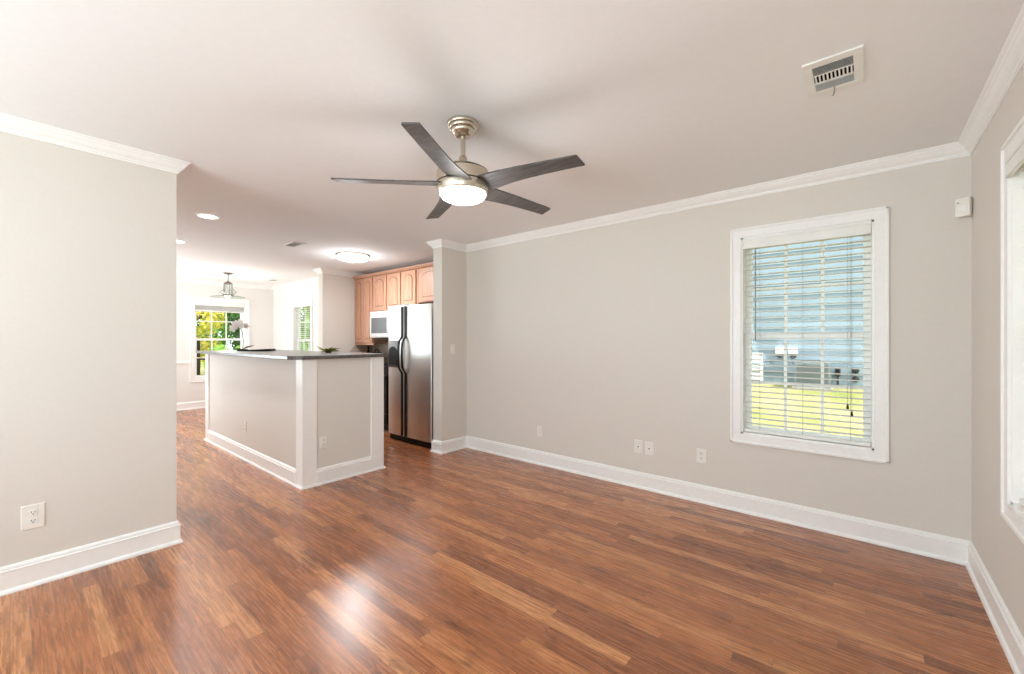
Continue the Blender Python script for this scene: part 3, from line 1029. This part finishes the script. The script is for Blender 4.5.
for a, L, W, rs, dr in ((R(40), 0.15, 0.05, 0.10, 0.05), (R(75), 0.12, 0.05, 0.09, 0.04), (R(215), 0.13, 0.05, 0.03, 0.03), (R(255), 0.10, 0.045, 0.05, 0.04)):
    b = MB(); leaf_strip(b, (OX, OY, CZ + 0.016), (cos(a), sin(a), 0), L, W, rs, dr); b.build('leaf', M['orchid_leaf'], orc, smooth=True)
for (dx, dy, dz, sc) in ((-0.055, -0.065, 0.325, 1.0), (-0.03, -0.035, 0.345, 1.0), (0.005, -0.02, 0.335, 0.9), (-0.075, -0.085, 0.285, 0.9), (0.03, 0.03, 0.315, 0.7)):
    b = MB()
    for k in range(5):
        a = 2 * pi * k / 5 + 0.3
        mt = Matrix.Rotation(R(38), 4, 'Z') @ Matrix.Rotation(a, 4, 'Y')
        vs = b.sphere((0, 0, 0), 0.022 * sc, 0.003, 0.034 * sc, 10, 6)
        bmesh.ops.translate(b.bm, verts=vs, vec=(0, 0, 0.028 * sc))
        bmesh.ops.transform(b.bm, verts=vs, matrix=mt)
        bmesh.ops.translate(b.bm, verts=vs, vec=(OX + dx, OY + dy, CZ + dz))
    b.build('flower', M['orchid_petal'], orc, smooth=True)

# black leaf shaped tray
ty0, ty1 = Vector((-5.93, 1.80, 0)), Vector((-5.63, 2.10, 0))
d = (ty1 - ty0).normalized(); s = Vector((-d.y, d.x, 0))
b = MB()
rows = []
for t, w, hgt in ((0.0, 0.010, 0.012), (0.12, 0.03, 0.013), (0.3, 0.06, 0.016), (0.6, 0.085, 0.022), (0.9, 0.095, 0.028), (0.97, 0.085, 0.029), (1.0, 0.06, 0.029)):
    c = ty0 + (ty1 - ty0) * t
    rows.append([c - s * w + Vector((0, 0, CZ + 0.001)), c + s * w + Vector((0, 0, CZ + 0.001)), c + s * w * 1.1 + Vector((0, 0, CZ + hgt)),
                 c + s * w + Vector((0, 0, CZ + hgt)), c + s * w * 0.85 + Vector((0, 0, CZ + hgt * 0.45)), c - s * w * 0.85 + Vector((0, 0, CZ + hgt * 0.45)),
                 c - s * w + Vector((0, 0, CZ + hgt)), c - s * w * 1.1 + Vector((0, 0, CZ + hgt))])
b.rings(rows)
tr = b.build('serving_tray', M['black'], None, smooth=True)
rebase(tr, (-5.78, 1.95, CZ))
tag(tr, 'slim black tapered serving tray lying beside the orchid', 'tray')

# succulent sprig
SX, SY = -4.42, 2.20
suc = thing('succulent_plant', 'low spiky green succulent on the bar counter, nearest its right end', 'potted plant', (SX, SY, CZ))
b = MB(); b.lathe([(0.026, CZ), (0.030, CZ + 0.003), (0.032, CZ + 0.012), (0.028, CZ + 0.013), (0.02, CZ + 0.010)], (SX, SY, 0), 18); b.build('pot', M['pot'], suc, smooth=True)
for k in range(18):
    a = k * 2.399 + 0.4
    L = random.uniform(0.075, 0.145)
    b = MB(); leaf_strip(b, (SX, SY, CZ + 0.012), (cos(a), sin(a), 0), L, random.uniform(0.026, 0.038), random.uniform(0.02, 0.075), random.uniform(0.01, 0.03), 5, 0.004)
    b.build('leaf', M['leaf_plant'], suc, smooth=True)

# ------------------------------------------------------------------ refrigerator
RX0, RX1, RYF = -4.805, -3.925, 3.20
XG = -4.462
fr = thing('refrigerator', 'stainless steel side by side refrigerator with dark handles', 'refrigerator', ((RX0 + RX1) / 2, RYF + 0.4, 0))
b = MB(); b.box(RX0 + 0.004, RYF + 0.075, 0.012, RX1 + 0.006, YK - 0.06, 1.725, 0.006); b.build('body', M['steel_dark'], fr)
for nm, x0, x1 in (('freezer_door', RX0, XG - 0.004), ('fridge_door', XG + 0.004, RX1)):
    b = MB(); b.box(x0, RYF, 0.075, x1, RYF + 0.068, 1.738, 0.012, 3); dr = b.build(nm, M['steel'], fr, smooth=True)
    if nm == 'freezer_door':
        d = MB(); d.box(-4.795, RYF - 0.010, 0.945, -4.570, RYF + 0.002, 1.295, 0.006, 2); do = d.build('ice_dispenser', M['grey_plastic'], dr, smooth=True)
        d = MB()
        pts = [(-4.785, 0.975)] + [(-4.785, 1.13)] + [(-4.6875 - 0.0975 * cos(pi * i / 12), 1.14 + 0.075 * sin(pi * i / 12)) for i in range(13)] + [(-4.590, 0.975)]
        d.poly([(x, RYF - 0.0115, z) for x, z in pts], (0, 0.008, 0)); d.build('dispenser_recess', M['black'], do)
        d = MB(); d.box(-4.78, RYF - 0.014, 0.95, -4.59, RYF - 0.002, 0.973, 0.002); d.build('drip_tray', M['steel_dark'], do)
    # edge strip with the bowed-out grip
    s_ = -1 if nm == 'freezer_door' else 1
    xc = XG + s_ * 0.036
    h = MB()
    zz = [0.085, 0.4, 0.86, 0.885, 0.91, 0.945, 0.98, 1.10, 1.22, 1.275, 1.31, 1.335, 1.36, 1.5, 1.725]
    yy = [0, 0, 0, 0.006, 0.024, 0.046, 0.054, 0.057, 0.054, 0.046, 0.024, 0.006, 0, 0, 0]
    rows = []
    for z, y in zip(zz, yy):
        yo = RYF - 0.010 - y
        rows.append([(xc - 0.016, yo, z), (xc + 0.016, yo, z), (xc + 0.018, yo + 0.013, z), (xc - 0.018, yo + 0.013, z)])
    h.rings(rows)
    h.build('handle', M['black'], dr, smooth=True)
b = MB(); b.box(XG - 0.0035, RYF + 0.02, 0.08, XG + 0.0035, RYF + 0.06, 1.73); b.build('door_gasket', M['grey_plastic'], fr)
b = MB(); b.box(RX0 + 0.01, RYF + 0.018, 0.006, RX1 - 0.004, RYF + 0.09, 0.070, 0.004); b.build('kick_grille', M['black'], fr)
b = MB(); b.box(XG - 0.09, RYF + 0.01, 1.727, XG + 0.09, RYF + 0.08, 1.752, 0.006); b.build('hinge_cover', M['grey_plastic'], fr)


# ------------------------------------------------------------------ maple wall cabinets, microwave, range, base units
def cab_door(parent, x0, x1, z0, z1, yf, knob=None):
    d = MB(); d.box(x0, yf - 0.020, z0, x1, yf, z1, 0.003); do = d.build('door', M['maple'], parent)
    sw = min(0.062, (x1 - x0) * 0.22)
    rise = min(0.05, (z1 - z0) * 0.12)

    def arch(x0, x1, z0, z1):
        p = [(x0, z0), (x1, z0), (x1, z1 - rise)]
        for i in range(1, 12):
            t = i / 12
            p.append((x1 + (x0 - x1) * t, z1 - rise + rise * sin(pi * t) ** 0.8))
        p.append((x0, z1 - rise))
        return p
    g = MB(); g.poly([(x, yf - 0.0215, z) for x, z in arch(x0 + sw, x1 - sw, z0 + sw, z1 - sw * 0.8)], (0, 0.004, 0)); g.build('panel_groove', M['maple_dark'], do)
    g = MB(); g.poly([(x, yf - 0.026, z) for x, z in arch(x0 + sw + 0.012, x1 - sw - 0.012, z0 + sw + 0.012, z1 - sw * 0.8 - 0.012)], (0, 0.006, 0)); g.build('raised_panel', M['maple'], do)
    return do


CY = 3.76
CT = 2.325


def wall_cabinet(label, x0, x1, z0, doors, yb=YK, rail=False):
    root = thing('wall_cabinet', label, 'cabinet', ((x0 + x1) / 2, (CY + yb) / 2, z0), 'maple wall cabinets')
    c = MB(); c.box(x0, CY, z0, x1, yb - 0.004, CT, 0.002); c.build('cabinet_box', M['maple'], root)
    for (a, e) in doors:
        cab_door(root, a, e, z0 + 0.012, CT - 0.012, CY)
    if rail:
        c = MB(); c.box(x0, CY - 0.004, z0 - 0.028, x1, CY + 0.018, z0, 0.003); c.build('light_rail', M['maple'], root)
    return root


wall_cabinet('tall maple wall cabinet with two narrow doors, leftmost of the row', XE + 0.002, -6.06, 1.245, [(-6.60, -6.34), (-6.33, -6.075)], rail=True)
wall_cabinet('maple wall cabinet above the microwave', -6.055, -5.30, 1.755, [(-6.04, -5.685), (-5.66, -5.315)])
wall_cabinet('single door maple wall cabinet between microwave and fridge cabinets', -5.295, -4.905, 1.80, [(-5.28, -4.945)])
wall_cabinet('maple wall cabinet directly above the refrigerator, arched doors', -4.90, -3.853, 1.83, [(-4.85, -4.385), (-4.365, -3.87)])
b = MB()
prof = [(CY + 0.02, CT + 0.001), (CY - 0.022, CT + 0.001), (CY - 0.030, CT + 0.010), (CY - 0.046, CT + 0.028), (CY - 0.050, CT + 0.040), (CY + 0.02, CT + 0.040)]
b.rings([[(x, y, z) for y, z in prof] for x in (XE + 0.002, XC2 - 0.002)])
cm = b.build('cabinet_crown', M['maple'], None)
rebase(cm, ((XE + XC2) / 2, CY, CT))
tag(cm, 'long maple crown moulding along the top of all wall cabinets', 'moulding')

mw = thing('microwave', 'white and grey microwave mounted under the maple cabinet', 'microwave', (-5.68, 3.85, 1.33))
b = MB(); b.box(-6.050, 3.715, 1.335, -5.302, YK, 1.750, 0.004); b.build('body', M['white'], mw)
b = MB(); b.box(-6.048, 3.685, 1.345, -5.48, 3.714, 1.690, 0.006, 2); md = b.build('door', M['white'], mw, smooth=True)
b = MB(); b.box(-6.00, 3.681, 1.405, -5.55, 3.688, 1.650, 0.003); b.build('window', M['microwave_glass'], md)
b = MB(); b.tube([(-5.505, 3.685, 1.39), (-5.505, 3.652, 1.41), (-5.505, 3.648, 1.52), (-5.505, 3.652, 1.63), (-5.505, 3.685, 1.65)], 0.009, 8); b.build('handle', M['white'], md, smooth=True)
b = MB(); b.box(-5.475, 3.687, 1.345, -5.304, 3.714, 1.690, 0.004); mp = b.build('control_panel', M['white'], mw)
b = MB()
for i in range(3):
    for j in range(4):
        b.box(-5.455 + i * 0.048, 3.6845, 1.38 + j * 0.045, -5.455 + i * 0.048 + 0.036, 3.688, 1.38 + j * 0.045 + 0.030, 0.001)
b.build('button', M['grey_plastic'], mp)
b = MB(); b.box(-6.048, 3.690, 1.694, -5.304, 3.714, 1.748, 0.004)
mv = b.build('vent_grille', M['white'], mw)
b = MB(); b.box(-6.03, 3.74, 1.322, -5.32, YK - 0.05, 1.336); b.build('underside', M['black'], mw)

rg = thing('range', 'black kitchen range standing between bar island and refrigerator', 'range', (-5.52, 3.72, 0))
b = MB(); b.box(-5.90, 3.43, 0.09, -5.142, YK - 0.01, 0.905, 0.004); b.box(-5.88, 3.48, 0.0, -5.16, YK - 0.02, 0.09); b.build('body', M['black'], rg)
b = MB(); b.box(-5.89, 3.400, 0.26, -5.152, 3.429, 0.80, 0.006); rd = b.build('oven_door', M['black'], rg)
b = MB(); b.box(-5.75, 3.397, 0.38, -5.29, 3.401, 0.66, 0.001); b.build('oven_window', M['microwave_glass'], rd)
b = MB(); b.tube([(-5.84, 3.40, 0.755), (-5.84, 3.362, 0.755), (-5.20, 3.362, 0.755), (-5.20, 3.40, 0.755)], 0.010, 8); b.build('handle', M['black'], rd, smooth=True)
b = MB(); b.box(-5.89, 3.402, 0.10, -5.152, 3.429, 0.25, 0.005); b.build('drawer', M['black'], rg)
b = MB(); b.box(-5.905, 3.42, 0.906, -5.139, YK - 0.04, 0.918, 0.003); b.build('cooktop', M['black'], rg)
b = MB(); b.box(-5.90, YK - 0.10, 0.918, -5.142, YK - 0.012, 1.07, 0.010, 2); bp_ = b.build('control_panel', M['black'], rg)
for k in range(4):
    b = MB(); mt = Matrix.Translation((-5.80 + k * 0.185, YK - 0.100, 1.0)) @ Matrix.Rotation(R(90), 4, 'X')
    b.lathe([(0.020, 0), (0.020, 0.012), (0.014, 0.022), (0.001, 0.023)], (0, 0, 0), 16, mat=mt); b.build('knob', M['grey_plastic'], bp_, smooth=True)

for lb, x0, x1 in (('maple base cabinet in the kitchen corner left of range', XE + 0.005, -5.912), ('narrow maple base cabinet between range and refrigerator', -5.132, -4.815)):
    bc = thing('base_cabinet', lb, 'cabinet', ((x0 + x1) / 2, 3.75, 0), 'maple base cabinets')
    b = MB(); b.box(x0, 3.47, 0.10, x1, YK - 0.02, 0.876, 0.002); b.box(x0, 3.54, 0.0, x1, YK - 0.02, 0.10); b.build('cabinet_box', M['maple'], bc)
    b = MB(); b.box(x0 + 0.015, 3.448, 0.70, x1 - 0.015, 3.469, 0.86, 0.003); b.build('drawer', M['maple'], bc)
    cab_door(bc, x0 + 0.015, x1 - 0.015, 0.12, 0.685, 3.469)
    b = MB(); b.box(x0, 3.43, 0.877, x1, YK - 0.012, 0.912, 0.004); ko = b.build('worktop', M['granite2'])
    rebase(ko, ((x0 + x1) / 2, 3.75, 0.877))
    tag(ko, 'grey granite worktop on ' + ('the corner base cabinet left of range' if x0 < -6 else 'narrow cabinet beside the refrigerator'), 'countertop', 'rear kitchen worktops')

b = MB(); b.box(XE + 0.012, YK - 0.010, 0.913, -4.815, YK - 0.0005, 1.75); b.build('trim_11', M['tile'], structure=True)
b = MB()
pts = [(3.435, 0.913), (YK, 0.913), (YK, 1.217), (3.765, 1.217)]
b.poly([(XE + 0.0005, y, z) for y, z in pts], (0.010, 0, 0)); b.build('trim_12', M['tile'], structure=True)

# small things on the rear worktop
b = MB(); b.lathe([(0.032, 0), (0.036, 0.004), (0.036, 0.16), (0.030, 0.19), (0.014, 0.215), (0.013, 0.262), (0.016, 0.264), (0.016, 0.278), (0.001, 0.280)], (-6.44, 3.90, 0.913), 20)
o = b.build('oil_bottle', M['black'], None, smooth=True); rebase(o, (-6.44, 3.90, 0.913)); tag(o, 'slender black bottle on the rear worktop under tall maple cabinet', 'bottle')
b = MB(); b.box(-6.36, 3.86, 0.914, -6.18, 4.0, 1.10, 0.02, 2)
b.box(-6.34, 3.90, 1.09, -6.20, 3.925, 1.106)
o = b.build('toaster', M['black'], None, smooth=True); rebase(o, (-6.27, 3.93, 0.914)); tag(o, 'low black toaster right of the slender black bottle', 'toaster')
ktl = thing('kettle', 'small chrome kettle right of the black toaster', 'kettle', (-6.02, 3.88, 0.913))
b = MB(); b.lathe([(0.070, 0), (0.078, 0.01), (0.074, 0.10), (0.055, 0.155), (0.030, 0.170), (0.001, 0.172)], (-6.02, 3.80, 0.913), 24); b.build('body', M['chrome'], ktl, smooth=True)
b = MB(); b.tube([(-6.08, 3.80, 1.05), (-6.08, 3.80, 1.13), (-6.02, 3.80, 1.155), (-5.96, 3.80, 1.13), (-5.96, 3.80, 1.05)], 0.008, 8); b.build('handle', M['black'], ktl, smooth=True)


# ------------------------------------------------------------------ outdoors
def gz(x, y):
    """height of the garden ground"""
    t = min(1.0, max(0.0, (y - 4.3) / 5.5))
    return -0.16 + 0.58 * t * t * (3 - 2 * t)


b = MB()
gx = [-40 + 2.0 * i for i in range(26)]
gy = [-20, -10, -3, 3.2, 4.2, 5, 6, 7, 8, 9, 9.9, 14, 22, 40]
rows = [[b.bm.verts.new((x, y, gz(x, y))) for x in gx] for y in gy]
for i in range(len(gy) - 1):
    for j in range(len(gx) - 1):
        b.bm.faces.new((rows[i][j], rows[i][j + 1], rows[i + 1][j + 1], rows[i + 1][j]))
b.build('ground_lawn', M['lawn'], structure=True)

# neighbouring house
NY, NX0, NX1, NZ = 10.0, -6.2, 5.2, 0.42
nb = thing('neighbour_house', 'pale blue house with lap siding seen through the slatted blind', 'house', (-0.5, 13.5, 0.2))
b = MB(); b.box(NX0 + 0.02, NY + 0.03, -0.2, NX1 - 0.02, 17.0, NZ, 0.0); b.build('foundation', M['concrete'], nb)
b = MB()
prof = [(NY + 0.10, NZ)]
EXP = 0.22
k = 0
z = NZ
while z < 6.0:
    prof += [(NY - 0.004, z), (NY + 0.016, z + EXP)]
    z += EXP
prof += [(NY + 0.10, z)]
b.poly([(NX0, y, zz) for y, zz in prof], (NX1 - NX0, 0, 0))
b.build('siding', M['siding'], nb)
b = MB(); b.box(NX0, NY + 0.10, NZ, NX1, 17.0, 6.0); b.build('side_walls', M['siding'], nb)
for x in (NX0 - 0.02, NX1 - 0.08):
    b = MB(); b.box(x, NY - 0.008, NZ - 0.02, x + 0.10, NY + 0.10, 6.0); b.build('corner_board', M['trim'], nb)
b = MB()
b.poly([(NX0 - 0.3, NY - 0.004, 5.95), (NX0 - 0.3, 13.5, 8.3), (NX0 - 0.3, 17.45, 5.95)], (NX1 - NX0 + 0.6, 0, 0)); b.build('roof', M['roof'], nb)

for x, lb in ((-1.29, 'left one of two white hooded boxes on the pale blue siding'), (-1.07, 'right one of two white hooded boxes on the pale blue siding')):
    r = thing('exterior_box', lb, 'utility box', (x, NY - 0.02, 1.0), 'white hooded boxes on the neighbouring wall')
    b = MB(); b.box(x - 0.075, NY - 0.13, 1.02, x + 0.075, NY - 0.006, 1.16, 0.012, 2); b.build('hood', M['white'], r, smooth=True)
    b = MB(); b.lathe([(0.062, 0), (0.058, -0.05), (0.03, -0.085), (0.001, -0.09)], (x, NY - 0.07, 1.02), 16); b.build('socket', M['black'], r, smooth=True)
b = MB(); b.tube([(-1.07, NY - 0.05, 0.90), (-1.09, NY - 0.06, 0.86), (-1.02, NY - 0.06, 0.80), (-0.92, NY - 0.055, 0.72), (-0.88, NY - 0.05, 0.62)], 0.018, 8)
o = b.build('cable', M['black'], None, smooth=True); rebase(o, (-1.0, NY - 0.06, 0.66)); tag(o, 'black cable running down the pale blue siding to condenser', 'cable')

ac = thing('air_conditioner', 'grey outdoor air conditioning condenser by the pale blue house', 'air conditioner', (-0.72, NY - 0.42, 0.40))
b = MB(); b.box(-1.02, NY - 0.72, 0.40, -0.42, NY - 0.12, 0.44, 0.004); b.build('pad', M['concrete'], ac)
b = MB(); b.box(-0.98, NY - 0.68, 0.44, -0.46, NY - 0.16, 0.47); b.box(-0.98, NY - 0.68, 0.86, -0.46, NY - 0.16, 0.91, 0.01)
for cx in (-0.98, -0.49):
    for cy in (NY - 0.68, NY - 0.19):
        b.box(cx, cy, 0.44, cx + 0.03, cy + 0.03, 0.88)
b.box(-0.96, NY - 0.66, 0.45, -0.48, NY - 0.18, 0.87); b.build('casing', M['ac_metal'], ac)
b = MB()
for k in range(14):
    z = 0.485 + k * 0.027
    b.box(-0.975, NY - 0.675, z, -0.465, NY - 0.165, z + 0.008)
b.build('grille', M['ac_metal'], ac)
b = MB(); b.lathe([(0.19, 0.912), (0.19, 0.918), (0.05, 0.922), (0.001, 0.922)], (-0.72, NY - 0.42, 0), 24); b.build('fan_guard', M['black'], ac)

ut = thing('utility_meter', 'dark utility meter low on pale blue siding right of condenser', 'utility meter', (-0.36, NY - 0.02, 0.60))
b = MB(); b.box(-0.41, NY - 0.08, 0.62, -0.33, NY - 0.010, 0.77, 0.01); b.build('housing', M['copper'], ut)
b = MB(); mt = Matrix.Translation((-0.37, NY - 0.09, 0.72)) @ Matrix.Rotation(R(90), 4, 'X'); b.lathe([(0.034, 0), (0.034, 0.03), (0.026, 0.05), (0.001, 0.052)], (0, 0, 0), 16, mat=mt); b.build('dial_cover', M['black'], ut, smooth=True)
b = MB(); b.tube([(-0.37, NY - 0.04, 0.62), (-0.37, NY - 0.04, 0.43)], 0.016, 8); b.build('conduit', M['copper'], ut)
for z, lb in ((0.735, 'upper of two round dark spigots on pale blue siding'), (0.575, 'lower of two round dark spigots on pale blue siding')):
    r = thing('hose_spigot', lb, 'spigot', (-0.114, NY - 0.02, z), 'spigots on the neighbouring wall')
    b = MB(); mt = Matrix.Translation((-0.114, NY - 0.002, z)) @ Matrix.Rotation(R(90), 4, 'X'); b.lathe([(0.055, 0), (0.055, 0.012), (0.04, 0.03), (0.022, 0.04), (0.022, 0.10), (0.001, 0.102)], (0, 0, 0), 18, mat=mt); b.build('body', M['black'], r, smooth=True)
    b = MB(); b.box(-0.154, NY - 0.10, z + 0.02, -0.074, NY - 0.085, z + 0.036, 0.004); b.build('handle', M['copper'], r)

lat = thing('lattice_screen', 'white lattice screen at ground by pale blue house wall', 'screen', (-1.80, NY - 0.3, 0.40))
b = MB()
for x in (-2.02, -1.60):
    b.box(x, NY - 0.32, 0.38, x + 0.05, NY - 0.27, 1.02)
b.box(-2.02, NY - 0.32, 0.98, -1.55, NY - 0.27, 1.04); b.box(-2.02, NY - 0.32, 0.42, -1.55, NY - 0.27, 0.47)
b.build('frame', M['trim'], lat)
b = MB()
for k in range(6):
    z = 0.50 + k * 0.083
    b.box(-1.98, NY - 0.31, z, -1.59, NY - 0.29, z + 0.055)
b.build('boards', M['trim'], lat)


def leaf_cloud(b, c, rx, ry, rz, n, size, rnd, shell=0.55):
    for _ in range(n):
        while True:
            p = Vector((rnd.uniform(-1, 1), rnd.uniform(-1, 1), rnd.uniform(-1, 1)))
            if shell < p.length < 1.0:
                break
        q = Vector((c[0] + p.x * rx, c[1] + p.y * ry, c[2] + p.z * rz))
        s = size * rnd.uniform(0.6, 1.3)
        nrm = (p + Vector((rnd.uniform(-0.8, 0.8), rnd.uniform(-0.8, 0.8), rnd.uniform(-0.4, 0.9)))).normalized()
        a = nrm.orthogonal().normalized()
        a = (Matrix.Rotation(rnd.uniform(0, 6.28), 3, nrm) @ a)
        e = nrm.cross(a)
        v = [b.bm.verts.new(q + a * s), b.bm.verts.new(q + e * s * 0.45 + nrm * s * 0.1), b.bm.verts.new(q - a * s * 0.8), b.bm.verts.new(q - e * s * 0.45 + nrm * s * 0.1)]
        b.bm.faces.new(v)


def tree(name, label, cat, x, y, h, r, mat, lows=0.5, n=900, size=0.10, seed=1, group='trees and shrubs outside the dining room'):
    rnd = random.Random(seed)
    z0 = gz(x, y)
    t = thing(name, label, cat, (x, y, z0), group)
    tk = MB()
    lean = rnd.uniform(-0.1, 0.1)
    tk.tube([(x, y, z0 - 0.05), (x + lean * 0.4, y, z0 + h * 0.3), (x + lean, y + lean * 0.5, z0 + h * 0.75)], [0.05 + h * 0.016, 0.04 + h * 0.010, 0.02], 8)
    for k in range(5):
        a = k * 2.4 + seed
        zb = z0 + h * (0.25 + 0.1 * k)
        tk.tube([(x, y, zb), (x + r * 0.55 * cos(a), y + r * 0.55 * sin(a), zb + h * 0.12)], [0.03, 0.01], 6)
    tk.build('trunk', M['bark'], t, smooth=True)
    cr = MB()
    for k in range(7):
        a = k * 2.4 + seed * 0.7
        f = k / 6
        cz = z0 + h * (lows + (0.92 - lows) * f)
        rr = r * (0.75 - 0.25 * abs(f - 0.4))
        leaf_cloud(cr, (x + r * 0.45 * cos(a), y + r * 0.45 * sin(a), cz), rr, rr, rr * 0.75, n // 7, size, rnd)
    cr.build('crown', M[mat], t)
    return t


tree('leafy_tree', 'yellow leaved tree at left of the far dining window', 'tree', -15.4, 3.45, 4.2, 0.85, 'leaf_yellow', 0.28, 2800, 0.09, 3)
tree('leafy_tree', 'mid green tree behind the middle of the far dining window', 'tree', -18.7, 4.95, 4.9, 0.95, 'leaf_green', 0.22, 3200, 0.10, 5)
tree('leafy_tree', 'dark green tree at right of the far dining window', 'tree', -16.6, 5.75, 5.0, 1.0, 'leaf_dark', 0.20, 3600, 0.10, 8)
tree('leafy_tree', 'tall dark green tree furthest back beyond the far dining window', 'tree', -22.6, 6.9, 6.5, 1.7, 'leaf_dark', 0.18, 3400, 0.14, 11)
tree('leafy_tree', 'broad green tree far behind the yellow leaved tree', 'tree', -23.2, 3.1, 6.0, 1.7, 'leaf_green', 0.18, 3000, 0.14, 12)
tree('leafy_shrub', 'bright green shrub low in the middle of far dining window', 'shrub', -13.6, 3.80, 1.25, 0.40, 'leaf_bright', 0.35, 2200, 0.055, 14)
tree('leafy_shrub', 'bright green shrub low at right of far dining window', 'shrub', -14.4, 4.75, 1.35, 0.48, 'leaf_bright', 0.35, 2200, 0.06, 15)
tree('leafy_shrub', 'yellow green shrub low at left of far dining window', 'shrub', -13.0, 2.75, 1.15, 0.38, 'leaf_yellow', 0.35, 1600, 0.055, 16)
tree('leafy_tree', 'bright green tree seen through the narrow slatted dining window', 'tree', -13.0, 6.2, 4.4, 0.85, 'leaf_bright', 0.12, 5600, 0.095, 20)
tree('leafy_tree', 'green tree further back beyond the narrow slatted dining window', 'tree', -18.5, 8.9, 5.6, 1.5, 'leaf_green', 0.14, 5200, 0.13, 21)

dk = thing('deck_railing', 'dark deck railing outside lower left of far dining window', 'railing', (-11.2, 2.6, gz(-11, 2.6)))
for y in (2.63, 4.4):
    b = MB(); b.box(-11.24, y - 0.045, gz(-11, y), -11.15, y + 0.045, 1.28, 0.004); b.box(-11.26, y - 0.06, 1.28, -11.13, y + 0.06, 1.31, 0.004); b.build('post', M['deck'], dk)
b = MB(); b.box(-11.23, 2.67, 0.86, -11.16, 4.36, 0.90); b.box(-11.23, 2.67, 0.22, -11.16, 4.36, 0.27); b.build('rail', M['deck'], dk)
for k in range(12):
    y = 2.80 + k * 0.125
    b = MB(); b.box(-11.21, y - 0.017, 0.27, -11.18, y + 0.017, 0.86); b.build('baluster', M['deck'], dk)
